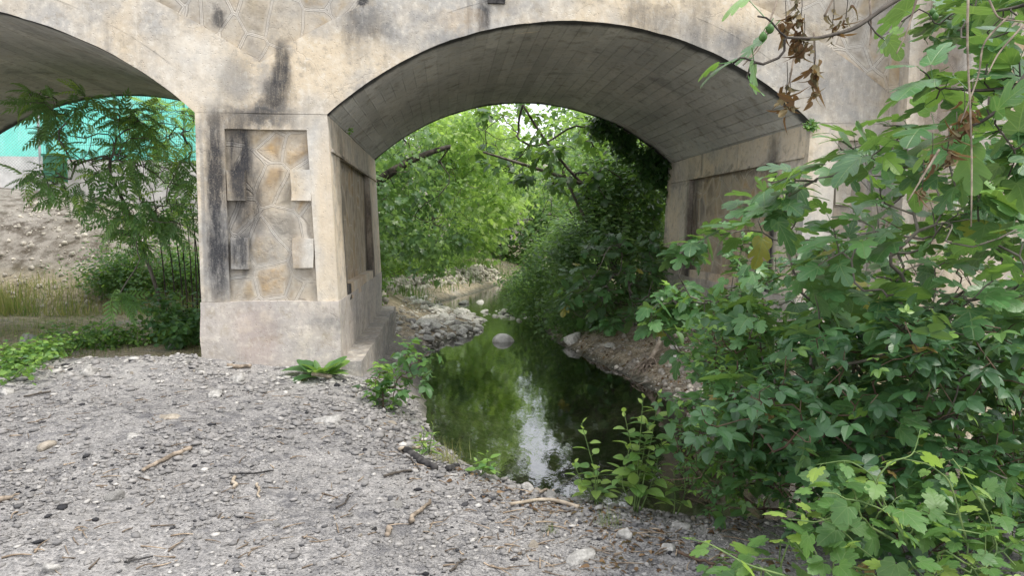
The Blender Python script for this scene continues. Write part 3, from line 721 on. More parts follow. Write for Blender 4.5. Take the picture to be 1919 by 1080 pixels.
def polytube(mb, pts, r, k=6, var=0.):
    """connected tapered tube with closed ends"""
    pts = np.asarray(pts, float); n = len(pts); r = np.broadcast_to(np.asarray(r, float), (n,))
    t = norm(np.gradient(pts, axis=0)); ref = np.array([0.31, .2, .93]); u = norm(np.cross(t, ref)); v = np.cross(t, u)
    an = np.arange(k)*2*math.pi/k
    V = pts[:, None]+r[:, None, None]*(u[:, None]*np.cos(an)[None, :, None]+v[:, None]*np.sin(an)[None, :, None])
    i = np.arange(n*k).reshape(n, k); j = np.roll(i, -1, 1)
    F = np.stack([i[:-1], j[:-1], j[1:], i[1:]], -1).reshape(-1, 4)
    V = np.concatenate([V.reshape(-1, 3), pts[:1], pts[-1:]]); a, b = n*k, n*k+1
    T = np.concatenate([np.stack([j[0], i[0], np.full(k, a)], -1), np.stack([i[-1], j[-1], np.full(k, b)], -1)])
    mb.add(V, [F, T], var)

# ------------------------------------------------------------------ branching
def grow(g, trunk, targets, seg=.22, tipr=.004, pw=.45, up=.25, jit=.02, rmax=1., far=0.):
    pos = [np.array(p, float) for p in trunk]; par = [-1]+list(range(len(pos)-1))
    targets = np.asarray(targets); base = pos[-1]
    order = np.argsort(np.linalg.norm(targets-base, axis=1)); tips = []
    for t in targets[order]:
        arr = np.array(pos); d = np.linalg.norm(arr-t, axis=1)
        k = int(np.argmin(d + far*np.abs(t[2]-arr[:, 2])*(arr[:, 2] > t[2])))
        p = arr[k]; L = d[k]
        if L < 1e-3: continue
        pd = (p-pos[par[k]]) if par[k] >= 0 else np.array([0, 0, 1.]); pd = pd/max(1e-6, np.linalg.norm(pd))
        c = p+pd*L*.35+np.array([0, 0, 1.])*L*up*g.uniform(.2, 1)
        n = max(2, int(math.ceil(L/seg))); last = k
        for i in range(1, n+1):
            s = i/n; q = p*(1-s)**2+2*c*s*(1-s)+t*s*s
            if i < n: q = q+g.normal(0, jit, 3)*min(1, L)
            pos.append(q); par.append(last); last = len(pos)-1
        tips.append(last)
    pos = np.array(pos); par = np.array(par); cnt = np.zeros(len(pos)); kids = np.zeros(len(pos), int)
    for i in range(len(pos)-1, 0, -1):
        if kids[i] == 0: cnt[i] = 1
        cnt[par[i]] += cnt[i]; kids[par[i]] += 1
    r = np.minimum(tipr*np.maximum(cnt, 1)**pw, rmax)
    tips = np.array([t for t in tips if kids[t] == 0])
    return pos, par, r, tips
def branch_mesh(name, pos, par, r, mat, parent, k=6):
    mb = MB(); i = np.arange(1, len(pos)); p = par[i]
    big = r[i] > .012
    for sel, kk in ((big, k+2), (~big, 4)):
        ii = i[sel]; 
        if len(ii): tubes(mb, pos[par[ii]], pos[ii]+.25*r[ii][:, None]*norm(pos[ii]-pos[par[ii]]), np.minimum(r[par[ii]], r[ii]*1.35), r[ii], kk)
    return mb.build(name, mat, parent, True)
UP = np.array([0, 0, 1.])
def shoot_leaves(g, mb, pb, pos, par, tips, tpls, n, L, size, pet, young=.25, up=.5, droop=.25, sizevar=.35, nup=1., varlo=0., varhi=.85, tonode=None):
    """n leaves along the last L metres of every tip; returns nothing; petioles go to pb"""
    T = pos[tips]; D = norm(T-pos[par[tips]])
    for k in range(n):
        u = (k+.5*g.random(len(tips)))/n; base = T-D*(u*L)[:, None]
        az = k*2.4+g.uniform(0, 6.28, len(tips)) if k == 0 else az0+k*2.4+g.normal(0, .3, len(tips))
        if k == 0: az0 = az
        ref = np.where(np.abs(D[:, 2:3]) > .95, np.array([[1., 0, 0]]), UP[None]); e1 = norm(np.cross(D, ref)); e2 = np.cross(D, e1)
        rad = e1*np.cos(az)[:, None]+e2*np.sin(az)[:, None]
        al = .45+.9*u; out = norm(D*np.cos(al)[:, None]+rad*np.sin(al)[:, None]+UP*up*.4)
        sz = size*(1-sizevar*.5+sizevar*g.normal(.5, .5, len(tips)).clip(-.4, 1.2))*(.62+.5*np.minimum(1, u*2.2))
        pl = pet*(.6+.8*g.random(len(tips))); q = base+out*pl[:, None]
        yd = norm(out*np.array([1, 1, .55])+g.normal(0, .18, (len(tips), 3))-UP*(droop*(u+.2))[:, None])
        nn = norm(UP*nup+out*.15+g.normal(0, .34, (len(tips), 3)))
        var = g.uniform(varlo, varhi*.8, len(tips))**1.15
        yg = (g.random(len(tips)) < young)*(u < .35)
        var = np.where(yg, g.uniform(.85, .97, len(tips)), var); var = np.where(g.random(len(tips)) < .012, 1., var)
        ch = g.integers(0, len(tpls), len(tips))
        for c, tp in enumerate(tpls):
            m_ = ch == c
            scatter(mb, tp, q[m_], yd[m_], nn[m_], sz[m_], var[m_], g.uniform(.3, 1.7, m_.sum()), g.uniform(.85, 1.12, m_.sum()))
        if pb is not None: tubes(pb, base, q, .0022, .0016, 3, .6)
def blob_leaves(g, mb, tpl, C, n, rad, size, var=(0, .8), nup=.8, droop=.3, sizevar=.3, flat=.7):
    """leaf clumps: n leaves round each centre"""
    m_ = len(C); P = np.repeat(C, n, 0)+g.normal(0, 1, (m_*n, 3))*rad*np.array([1, 1, flat])
    out = norm(P-np.repeat(C, n, 0)); a = g.uniform(0, 6.28, m_*n)
    yd = norm(np.stack([np.cos(a), np.sin(a), np.zeros_like(a)], 1)+out*.7-UP*droop)
    nn = norm(UP*nup+out*.6+g.normal(0, .4, (m_*n, 3)))
    cv = np.repeat(g.uniform(var[0], var[1], m_), n); v = np.clip(cv+g.normal(0, .13, m_*n), 0, 1)
    scatter(mb, tpl, P, yd, nn, size*(1+sizevar*g.normal(0, .6, m_*n)).clip(.45, 1.7), v, g.uniform(.2, 1.8, m_*n))
def inpoly(px, py, poly):
    poly = np.asarray(poly, float); ins = np.zeros(len(px), bool)
    for (x0, y0), (x1, y1) in zip(poly, np.roll(poly, -1, 0)):
        c = (y0 > py) != (y1 > py); xi = x0+(py-y0)*(x1-x0)/((y1-y0) if y1 != y0 else 1e-9); ins ^= c & (px < xi)
    return ins
def frustum_pts(g, poly, d0, d1, n, dfun=None):
    """points in the solid that a picture outline and a depth range bound"""
    poly = np.asarray(poly, float); lo, hi = poly.min(0), poly.max(0); out = []
    while len(out) < n:
        px = g.uniform(lo[0], hi[0], n*3); py = g.uniform(lo[1], hi[1], n*3); k = inpoly(px, py, poly)
        for x, y in zip(px[k], py[k]):
            d = g.uniform(d0, d1) if dfun is None else dfun(x, y)+g.uniform(0, d1-d0)
            out.append(atD(x, y, d))
    return np.array(out[:n])
def ellip(g, c, r, n, shell=.45):
    v = norm(g.normal(0, 1, (n, 3))); s = (shell+(1-shell)*g.random(n)**.6); return np.array(c)+v*s[:, None]*np.array(r)
def bez(a, b, c, n=8):
    t = np.linspace(0, 1, n)[:, None]; a, b, c = map(lambda q: np.asarray(q, float), (a, b, c)); return a*(1-t)**2+2*b*t*(1-t)+c*t*t

def far_tree(name, label, base, trunk_top, blobs, ntip, tpl, nleaf, rad, size, mat, bark='darkbark', group=None, var=(0, .8), tipr=.008, rmax=.2, droop=.3, up=.25, extra=None, seed=0, seg=.4, cat='tree', shell=.45, pn=('trunk', 'crown')):
    g = np.random.default_rng(seed+1000); o = empty(name, base, label, cat, group)
    wsum = sum(b[2] for b in blobs); T = np.concatenate([ellip(g, b[0], b[1], max(3, int(ntip*b[2]/wsum)), shell) for b in blobs])
    if extra is not None: T = np.concatenate([T, extra])
    mid = (np.array(base)*.5+np.array(trunk_top)*.5)+np.array([g.normal(0, .15), g.normal(0, .15), 0])
    tr = bez(base, mid, trunk_top, 7)
    pos, par, r, tips = grow(g, tr, T, seg, tipr, .45, up, .05, rmax)
    branch_mesh(pn[0], pos, par, r, MAT[bark], o)
    mb = MB(); C = pos[tips]
    blob_leaves(g, mb, tpl, C, nleaf, rad, size, var, droop=droop)
    mb.build(pn[1], MAT[mat], o)
    return o

# ------------------------------------------------------------------ trees beyond the main arch
def T_(px, py, D): return atD(px, py, D)
# G: left tree whose boughs hang over the bank
g = np.random.default_rng(21)
o = empty('broadleaf_tree', (-2.4, 16.6, hz(-2.4, 16.6)), 'bright green maple-like tree leaning from the left bank, its leafy boughs hanging over the stones', 'tree')
def dG(x, y): return 15.0+max(0, (x-700))/260*3.5
TG = frustum_pts(g, [(690, 230), (770, 235), (830, 245), (860, 300), (850, 380), (868, 440), (850, 500), (815, 520), (770, 470), (735, 455), (690, 480)], 0, 2.6, 190, dG)
tr = np.concatenate([bez((-2.4, 16.6, .6), (-2.3, 16.5, 2.2), atD(722, 330, 16.0), 8), bez(atD(722, 330, 16.0), atD(780, 290, 16.2), atD(842, 275, 16.6), 7)[1:]])
pos, par, r, tips = grow(g, tr, TG, .3, .0034, .42, .15, .05, .1)
r[:len(tr)] = np.maximum(r[:len(tr)], np.linspace(.16, .05, len(tr)))
branch_mesh('trunk', pos, par, r, MAT['darkbark'], o)
mb = MB(); blob_leaves(g, mb, MAPLE, pos[tips], 50, .24, .145, (.0, .7), droop=.55); mb.build('crown', MAT['maple'], o)
o = empty('broadleaf_tree', (-1.9, 20.2, hz(-1.9, 20.2)), 'yellow-green tree just behind the leaning one, its sunny crown arching over the opening', 'tree')
TG = frustum_pts(g, [(760, 215), (860, 225), (925, 235), (965, 300), (965, 380), (930, 430), (900, 480), (870, 460), (840, 330)], 18.2, 21.5, 170)
pos, par, r, tips = grow(g, bez((-1.9, 20.2, .4), (-1.8, 20, 2.2), atD(800, 330, 20), 8), TG, .3, .0036, .42, .15, .05, .1)
branch_mesh('trunk', pos, par, r, MAT['bark'], o)
mb = MB(); blob_leaves(g, mb, MAPLE, pos[tips], 52, .26, .155, (.2, 1.), droop=.5); mb.build('crown', MAT['bright'], o)

back = [  # label, base xy, trunk height, blobs, tips, leaves, size, material, tpl, var
    ('tall sunlit yellow-green tree filling the left background beyond the stream bend', (-.5, 30), 3.0, [((-.5, 29, 6.0), (3.6, 3.0, 3.4), 1.), ((1.2, 27.0, 3.6), (1.8, 1.8, 2.2), .5)], 240, OVAL, 60, .55, .24, 'bright', (.25, .95)),
    ('dark blue-green bush with hanging sprays at the far end of the stream', (3.3, 37.5), 1.2, [((3.4, 37, 1.9), (2.4, 1.6, 2.3), 1.)], 150, MAPLE, 55, .42, .22, 'dark', (.25, 1.)),
    ('leafy green tree standing behind the dark bush at the stream bend', (2.6, 44), 4.0, [((2.2, 43, 4.4), (3.2, 2.5, 3.0), 1.)], 200, OVAL, 60, .6, .30, 'maple', (.2, .9)),
    ('sunlit tree on the far right bank seen between the fig trunks', (8.2, 33), 3.5, [((7.6, 32, 4.2), (3.2, 3, 3.6), 1.)], 220, OVAL, 60, .55, .26, 'bright', (.1, .8)),
    ('pale green poplar-like tree far up the slope at top of the arch', (4.6, 60), 6., [((4.6, 60, 6.6), (3.2, 3, 3.2), 1.)], 150, OVAL, 50, .8, .42, 'bright', (.1, .7)),
    ('rounded light green bush on the left bank at the stream bend', (.2, 32), .5, [((.2, 31.5, 1.5), (2.2, 1.3, 1.3), 1.)], 120, OVAL, 60, .4, .16, 'bright', (.2, .95)),
    ('low mid-green bush on the left bank behind the dry stone wall', (-2.6, 24), .5, [((-2.4, 24, 1.5), (1.8, 1.6, 1.2), 1.)], 120, MAPLE, 60, .36, .14, 'maple', (.1, .8)),
    ('mid-green bushy tree on the right bank behind the shaded scrub', (5.6, 24), 1.5, [((5.4, 24, 2.6), (2.4, 2.2, 2.6), 1.)], 220, OVAL, 60, .45, .17, 'maple', (.0, .7)),
    ('distant olive green tree on the slope left of the gap in the trees', (-3.5, 52), 6., [((-3.5, 52, 8.2), (4.4, 3.5, 5), 1.)], 200, OVAL, 55, .9, .42, 'maple', (.1, .8)),
    ('distant dark tree on the slope right of the gap in the trees', (12, 50), 6., [((12, 50, 7.5), (4.8, 4, 5), 1.)], 200, OVAL, 55, .9, .42, 'dark', (.2, 1.)),
]
for i, (lb, (bx, by), th, blobs, nt, tp, nl, rad, sz, mt, vr) in enumerate(back):
    z = hz(bx, by); far_tree('broadleaf_tree', lb, (bx, by, z-.1), (bx, by, z+th), blobs, nt, tp, nl, rad, sz, mt, var=vr, tipr=.012, rmax=.28, seed=i, seg=.7)
# I: fig with long bare diagonal limbs right beyond the arch
g = np.random.default_rng(31)
fx = atZ(1180, 560, .1); fb = np.array([3.9, 15.6, .25])
o = empty('fig_tree', fb, 'fig tree beyond the arch with slim pale trunks and bare limbs slanting across the opening', 'tree')
def dI(x, y): return 15.4
PI_ = frustum_pts(g, [(885, 215), (965, 196), (1010, 205), (1040, 260), (1075, 225), (1110, 232), (1150, 260), (1215, 300), (1240, 340), (1235, 420), (1150, 440), (1075, 420), (1060, 370), (1000, 350), (965, 345), (905, 310), (890, 260)], 14.6, 17.2, 150)
lim = bez(atD(1092, 345, 15.6), atD(1035, 290, 15.4), atD(985, 205, 15.2), 9)
lim2 = bez(atD(1092, 345, 15.6), atD(1000, 310, 15.3), atD(905, 285, 15.1), 8)
tr1 = bez(fb, (fb+atD(1120, 430, 15.8))/2+np.array([.2, 0, 0]), atD(1092, 345, 15.6), 7)
tr = np.concatenate([tr1, lim[1:]])
pos, par, r, tips = grow(g, tr, PI_, .25, .0065, .42, .1, .03, .07)
branch_mesh('trunk', pos, par, r, MAT['darkbark'], o)
mb = MB()
for a_, b_, c_ in ((lim2[0], lim2[4], lim2[-1]), (fb+np.array([.3, .2, 0]), atD(1190, 420, 15.9), atD(1165, 325, 15.8)), (fb+np.array([.1, -.2, 0]), atD(1080, 390, 15.5), atD(1055, 320, 15.5)), (fb+np.array([.4, .3, 0]), atD(1182, 400, 16.1), atD(1172, 335, 16.0))):
    polytube(mb, bez(a_, b_, c_, 8), np.linspace(.05, .022, 8))
mb.build('limb', MAT['bark'], o)
mb = MB(); shoot_leaves(g, mb, None, pos, par, tips, [FIG3, FIGW], 13, .5, .185, .07, .3, droop=.5); mb.build('crown', MAT['fig_far'], o)
# J: fine leaved scrub on the right bank
g = np.random.default_rng(41)
for lb, poly, d0, d1, nt, mt, vr, base, sz in (
    ('fine-leaved pale green shrub leaning over the water on the right bank', [(965, 520), (1000, 470), (1040, 430), (1090, 420), (1100, 560), (1060, 615), (1000, 590), (960, 570)], 16.8, 20.5, 230, 'maple', (.05, .8), (3.1, 19, .1), .085),
    ('darker fine-leaved scrub in the shade against the far end of the arch', [(1060, 440), (1110, 405), (1235, 410), (1240, 600), (1150, 640), (1075, 640), (1030, 615), (1050, 500)], 14.2, 16.8, 330, 'maple', (.0, .55), (3.3, 15.2, 0), .085),
    ('shaded leafy bush at the end of the right arch wall', [(1120, 300), (1240, 300), (1255, 430), (1200, 470), (1120, 450)], 14.6, 16.5, 90, 'dark', (.1, .8), (4.3, 15.0, .2), .11)):
    TJ = frustum_pts(g, poly, d0, d1, nt); o = empty('shrub', base, lb, 'shrub')
    pos, par, r, tips = grow(g, bez(base, np.array(base)+[0, 0, .3], np.array(base)+[0, 0, .6], 4), TJ, .3, .004, .42, .2, .05, .05)
    branch_mesh('stem', pos, par, r, MAT['darkbark'], o)
    mb = MB(); blob_leaves(g, mb, OVAL, pos[tips], 130, .22, sz*1.15, vr, droop=.2); mb.build('leaves', MAT[mt], o)
# K: ivy hanging from the far rim of the arch
g = np.random.default_rng(51); mb = MB(); sm = MB(); C = []
for q in range(46):
    x = g.uniform(2.9, XR-.05)if q < 34 else g.uniform(XR-.3, XR+.15); z0 = float(intr(np.array([min(x, XR-.01)]), XC)[0])+.05; L = g.uniform(.15, .6)*(.5+.9*(x-2.9)/1.5)
    p = bez((x, YB+.05, z0), (x+g.normal(0, .08), YB+.16, z0-L*.5), (x+g.normal(0, .12), YB+.10, z0-L), 6); polytube(sm, p, .006, 4); C.append(p[1:])
C = np.concatenate(C); o = empty('ivy', (4.2, YB+.05, 3.2), 'dark ivy curtain hanging from the far right rim of the main arch', 'ivy')
blob_leaves(g, mb, MAPLE, C, 16, .11, .085, (0, .5), droop=.6); mb.build('leaves', MAT['dark'], o); sm.build('stem', MAT['darkbark'], o)

# left bank beyond the bridge: dry stone revetment, weeds, grass
g = np.random.default_rng(61)
o = None
mb = MB(); bpts = []
ICO = None
import bmesh
def ico(sub):
    bm = bmesh.new(); bmesh.ops.create_icosphere(bm, subdivisions=sub, radius=1.); V = np.array([v.co[:] for v in bm.verts]); F = np.array([[v.index for v in f.verts] for f in bm.faces]); bm.free(); return V, F
I1, I2, I3 = ico(1), ico(2), ico(3)
def stone_v(g, base, amp=.28, facet=True):
    V = base[0]; s = g.uniform(0, 99); k = 1.2 if facet else .8
    d = 1+amp*fbm(V[:, 0]*k+s, V[:, 1]*k, V[:, 2]*k, seed=3, oct=3)
    if facet:
        for _ in range(7):
            n_ = norm(g.normal(0, 1, 3)); c = g.uniform(.55, .85); pr = V@n_; d = np.where(pr*d > c, c/np.maximum(pr, 1e-3), d)
    return V*d[:, None]
def rotz(a): c, s = math.cos(a), math.sin(a); return np.array([[c, -s, 0], [s, c, 0], [0, 0, 1]])
def rrot(g): q = g.normal(0, 1, (3, 3)); u, _, v = np.linalg.svd(q); return u@v

wallpts = [(-1.35, 14.1), (-1.15, 15.2), (-1.2, 16.6), (-1.3, 18.4), (-1.25, 20.5), (-.7, 22.2), (.3, 24.6), (1.5, 27.6), (2.4, 29.8)]
for (x0, y0), (x1, y1) in zip(wallpts[:-1], wallpts[1:]):
    L = math.hypot(x1-x0, y1-y0); n = int(L/.17)
    for k in range(n):
        t = k/n; x = x0+(x1-x0)*t; y = y0+(y1-y0)*t
        H = .62 if y < 18 else .42
        for lv in range(9):
            z = -.62+min(lv, 6)*H*.22+max(0, lv-6)*.02; s = g.uniform(.07, .15)
            V = stone_v(g, I1, .3)*np.array([1.2, 1, .8])*s@rrot(g).T
            mb.add(V+np.array([x-lv*.06-max(0, lv-5)*.12+g.normal(0, .05), y+g.normal(0, .05), z+g.normal(0, .03)]), I1[1], g.uniform(0, 1))
MAT['drywall'] = plain('dry_stone', (.24, .225, .195), (.46, .435, .39), 9, .92, .6, .02, attr=[(0, (.75, .73, .7)), (.5, (1.1, 1.08, 1.05)), (1, (1.45, 1.42, 1.35))])
w = mb.build('dry_stone_wall', MAT['drywall']); tag(w, 'low dry stone revetment of pale rubble along the left stream bank beyond the bridge', 'wall')

def clump(name, label, cat, pts, tpl, n, rad, size, mat, var=(0, .8), stems=True, group=None, h=.4, seed=0, stemmat='greenstem', nup=.8, droop=.3, base=None):
    """low plant: stems from the ground, leaves round them"""
    g = np.random.default_rng(seed+500); pts = np.asarray(pts); b = pts.mean(0) if base is None else np.asarray(base, float); o = empty(name, b, label, cat, group)
    mb = MB(); sm = MB(); C = []
    for p in pts:
        for q in range(3):
            top = p+np.array([g.normal(0, rad), g.normal(0, rad), h*g.uniform(.5, 1.2)]); c = bez(p, p+(top-p)*.5+np.array([0, 0, .1*h]), top, 6)
            polytube(sm, c, np.linspace(.006, .0025, 6), 4); C.append(c[1:])
    C = np.concatenate(C); blob_leaves(g, mb, tpl, C, n, rad*.55, size, var, nup=nup, droop=droop)
    sm.build('stem', MAT[stemmat], o); mb.build('leaves', MAT[mat], o); return o
def gz(x, y, dz=0.): return np.array([x, y, hz(x, y)+dz])
def pts_on(g, x0, x1, y0, y1, n): return np.array([gz(g.uniform(x0, x1), g.uniform(y0, y1)) for _ in range(n)])
clump('weed_clump', 'grassy green weeds on top of the left bank beneath the hanging boughs', 'weeds', pts_on(g, -2.6, -1.5, 14.3, 17, 16), OVAL, 14, .3, .09, 'weed', (.2, 1), seed=1, h=.45)
clump('weed_clump', 'sunlit yellow-green weeds along the far left bank near the stream bend', 'weeds', np.array([gz(-1.5+(y-22)*.42+g.normal(-.5, .35), y) for y in g.uniform(22, 29, 22)]), OVAL, 16, .4, .10, 'bright', (.3, 1), seed=2, h=.6)
clump('weed_clump', 'low weeds at the far end of the right bank by the water', 'weeds', pts_on(g, 2.7, 3.6, 21, 27, 18), OVAL, 16, .4, .10, 'maple', (.0, .7), seed=3, h=.6)
clump('weed_clump', 'thin green weeds on the shaded dirt below the right arch wall', 'weeds', pts_on(g, 2.4, 3.2, 12.9, 14.4, 14), BLADE, 12, .14, .16, 'weed', (.2, .8), seed=4, h=.22)
def grass(name, label, xy, n, hmin, hmax, var, seed, lean=.35):
    g = np.random.default_rng(seed); x = g.uniform(xy[0], xy[1], n*2); y = g.uniform(xy[2], xy[3], n*2)
    keep = (fbm(x*.8, y*.8, seed=seed) > g.uniform(-.5, .35, n*2)) & (sdist(x, y) > .25); x, y = x[keep][:n], y[keep][:n]
    P = np.stack([x, y, height(x, y)-.01], 1); a = g.uniform(0, 6.28, len(x)); l = g.uniform(0, lean, len(x))
    yd = np.stack([np.cos(a)*l, np.sin(a)*l, np.ones_like(a)], 1); nn = np.stack([np.cos(a), np.sin(a), np.zeros_like(a)], 1)
    mb = MB(); v = np.clip(g.uniform(var[0], var[1], len(x))+.25*fbm(x*.6, y*.6, seed=seed+1), 0, 1)
    scatter(mb, BLADE, P, yd, nn, g.uniform(hmin, hmax, len(x))*(.7+.5*(1+fbm(x*1.3, y*1.3, seed=seed+2))), v, g.uniform(.5, 4, len(x)), g.uniform(.5, 1.4, len(x))*1.3)
    o = mb.build(name, MAT['grass']); tag(o, label, 'grass', kind='stuff'); return o
grass('grass', 'green and straw coloured grass over the field under the left arch', (-9, -2.9, 8.9, 16.5), 13000, .03, .10, (.25, .95), 71, 1.1)
grass('grass', 'dry mixed grass at the foot of the rubble slope behind the left arch', (-10, -3.2, 14.3, 15.9), 3500, .10, .30, (.5, 1.), 72, .7)
grass('grass', 'green grass on the banks beyond the main arch', (-6, 7, 19, 34), 9000, .1, .35, (0, .5), 73, .6)

# ------------------------------------------------------------------ left arch: saplings, weeds, fence
def ail(name, label, base, polys, ntip, size, seed, young, mats=('bark', 'ailanthus'), nstem=3, nl=8):
    g = np.random.default_rng(seed); o = empty(name, base, label, 'sapling'); b = np.array(base)
    T = np.concatenate([frustum_pts(g, p, d0, d1, max(2, int(ntip*w))) for p, d0, d1, w in polys])
    top = T[T[:, 2] > np.percentile(T[:, 2], 70)].mean(0)
    pos, par, r, tips = grow(g, bez(b, b*.5+top*.5+np.array([.15, 0, 0]), b*.25+top*.75, 9), T, .2, .0055, .38, .25, .02, .03)
    mb = MB(); shoot_leaves(g, mb, None, pos, par, tips, [PINN, PINN2], nl, .34, size, .02, young, up=.9, droop=.25, varhi=.9)
    branch_mesh('stem', pos, par, r, MAT[mats[0]], o, 5); mb.build('leaves', MAT[mats[1]], o); return o
b = atZ(318, 625, -.12)
ail('tree_of_heaven', 'young slender tree with layered feathery leaves growing beside the pier in the left arch', b,
    [([(20, 180), (60, 165), (115, 175), (150, 135), (190, 165), (205, 200), (150, 230), (60, 215)], 9.9, 10.9, .09), ([(110, 200), (260, 180), (300, 240), (275, 320), (110, 300), (80, 250)], 9.9, 11.4, .24),
     ([(40, 330), (150, 300), (330, 290), (365, 330), (365, 430), (300, 440), (180, 400), (60, 350)], 9.9, 11.6, .46), ([(200, 400), (300, 390), (320, 450), (270, 490), (215, 450)], 10.2, 11.3, .12), ([(215, 560), (255, 560), (250, 580)], 9.9, 10.3, .03)], 210, .30, 81, .38, nl=8)
b2 = np.array([-3.15, 13.9, hz(-3.15, 13.9)])
ail('tree_of_heaven', 'lighter green sapling behind the first, its top against the green screen beside the pier', b2,
    [([(230, 190), (365, 180), (372, 290), (300, 290), (250, 260)], 12.9, 14.2, .6), ([(290, 300), (370, 300), (372, 400), (320, 400)], 12.6, 13.8, .4)], 110, .30, 82, .6, nl=6)
g = np.random.default_rng(83); o = empty('cane_stems', (-3.2, 12.6, hz(-3.2, 12.6)), 'cluster of thin bare upright stems close behind the left edge of the pier', 'stems')
mb = MB()
for q, (x0, x1) in enumerate(((300, 285), (318, 300), (332, 315), (340, 330), (350, 348), (358, 362), (366, 355))):
    a_ = atD(x0+12, 560+g.uniform(0, 40), 12.4); a_[2] = hz(a_[0], a_[1])-.05; polytube(mb, bez(a_, atD(x0+8, 480, 12.4), atD(x1, 370+g.uniform(-20, 40), 12.5), 8), np.linspace(.014, .007, 8), 5)
mb.build('stem', MAT['darkbark'], o)
g = np.random.default_rng(84)
def at_px(l): return np.array([ground_at(x, y) for x, y in l])
clump('nettle_clump', 'dark green nettle-like weeds hugging the left foot of the pier', 'weeds', at_px([(318, 640), (335, 635), (352, 642), (368, 648), (330, 655)]), SERR, 16, .16, .085, 'weed', (0, .6), seed=5, h=.62)
clump('bramble', 'small bramble creeping at the corner between pier and gravel crest', 'bramble', at_px([(395, 655), (412, 660), (425, 662)]), TRI, 6, .07, .085, 'bramble', (.3, 1), seed=6, h=.2)
clump('weed_clump', 'bright green weeds with tiny yellow flowers behind the gravel crest', 'weeds', at_px([(110, 652), (140, 655), (165, 650), (190, 655), (240, 645), (280, 640), (215, 650), (260, 650), (300, 645)]), SERR, 11, .16, .06, 'weed', (.5, 1), seed=7, h=.26)
clump('weed_clump', 'sunny green weeds at the left edge of the field beside the gravel', 'weeds', at_px([(5, 690), (10, 705), (40, 690), (70, 680), (20, 715), (90, 672), (110, 668), (30, 672)]), SERR, 10, .16, .055, 'weed', (.5, 1), seed=8, h=.2)
clump('weed_clump', 'grey-green scrubby weeds at the foot of the rubble slope, left half', 'weeds', [gz(x, y) for x, y in g.uniform((-7.6, 15.2), (-5.2, 16.2), (26, 2))], OVAL, 18, .34, .075, 'weed', (.2, .8), seed=9, h=.7)
clump('weed_clump', 'grey-green scrubby weeds at the foot of the rubble slope, near the cane stems', 'weeds', [gz(x, y) for x, y in g.uniform((-5.0, 15.0), (-3.4, 16.0), (18, 2))], OVAL, 18, .32, .075, 'weed', (.2, .8), seed=10, h=.65)
g = np.random.default_rng(85); mb = MB(); n = 2600
x = g.uniform(-10.5, -2.8, n); y = g.uniform(15.0, 20.6, n); z = height(x, y)
for k in range(n):
    s = .015+.075*g.random()**5; V = stone_v(g, I1, .3)*s@rrot(g).T; mb.add(V+np.array([x[k], y[k], z[k]+s*.1]), I1[1], g.random())
w = mb.build('rubble', MAT['drywall']); tag(w, 'loose pale rubble over the slope behind the left arch', 'rubble', kind='stuff')

# wall, fence and screen on top of the slope
FY = 20.9
z_ = atY(200, 345, FY)[2]; zt_ = atY(200, 300, FY)[2]
MAT['whitewall'] = plain('whitewash', (.60, .59, .57), (.78, .77, .75), 2.5, .9, .2, .01)
MAT['greywall'] = plain('grey_block', (.36, .35, .34), (.52, .51, .49), 3., .9, .2, .01)
MAT['wire'] = plain('galvanised_wire', (.28, .29, .29), (.42, .43, .43), 4, .5, 0, .001, .5)
MAT['greenpaint'] = plain('green_paint', (.012, .10, .055), (.02, .14, .08), 5, .45, .05, .001, .5)
def screen_mat():
    t = NT('green_shade_cloth'); P = t.pos(); n1 = t.noise(t.vscale(P, (1.3, 1, .5)), 1.4, 4, .6); n2 = t.noise(P, 30, 2, .5)
    col = t.mix(t.rng(n1, .38, .62), (.32, .80, .72), (.46, .88, .82)); col = t.mix(t.rng(n2, .3, .7, 0, .3), col, (.2, .88, .8))
    sx = t.math('FRACT', t.math('MULTIPLY', t.xyz(P)[0], .62)); col = t.mix(t.rng(sx, .03, .012, 0, .5), col, (.10, .50, .44)); col = t.mix(t.rng(t.noise(t.vscale(P, (3, 1, .35)), 1.2, 4, .6), .52, .7, 0, .6), col, (.60, .92, .90))
    a = t.bsdf(col, .6, t.bump(n1, .6, .1)); tr = t.n('ShaderNodeBsdfTranslucent'); t.set(tr.inputs[0], (.45, .97, .91))
    mx = t.n('ShaderNodeMixShader'); mx.inputs[0].default_value = .5; t.t.links.new(a, mx.inputs[1]); t.t.links.new(tr.outputs[0], mx.inputs[2]); return t.done(mx.outputs[0])
xa = atY(0, 300, FY)[0]-3.2; xb = -2.6; xm = atY(82, 300, FY)[0]; zg = atY(30, 322, FY)[2]
w = MB(); box(w, xa, xm-.1, FY+.3, FY+.5, zg-.9, atY(30, 291, FY)[2], res=.3, jit=.01); tag(w.build('low_wall', MAT['whitewall']), 'low whitewashed wall behind the chain-link fence at far left', 'wall')
w = MB(); box(w, xm-.05, xb, FY-.1, FY+.12, zg-1.2, atY(200, 303, FY)[2], res=.3, jit=.012); tag(w.build('low_wall', MAT['greywall']), 'low grey concrete wall under the green mesh fence', 'wall')
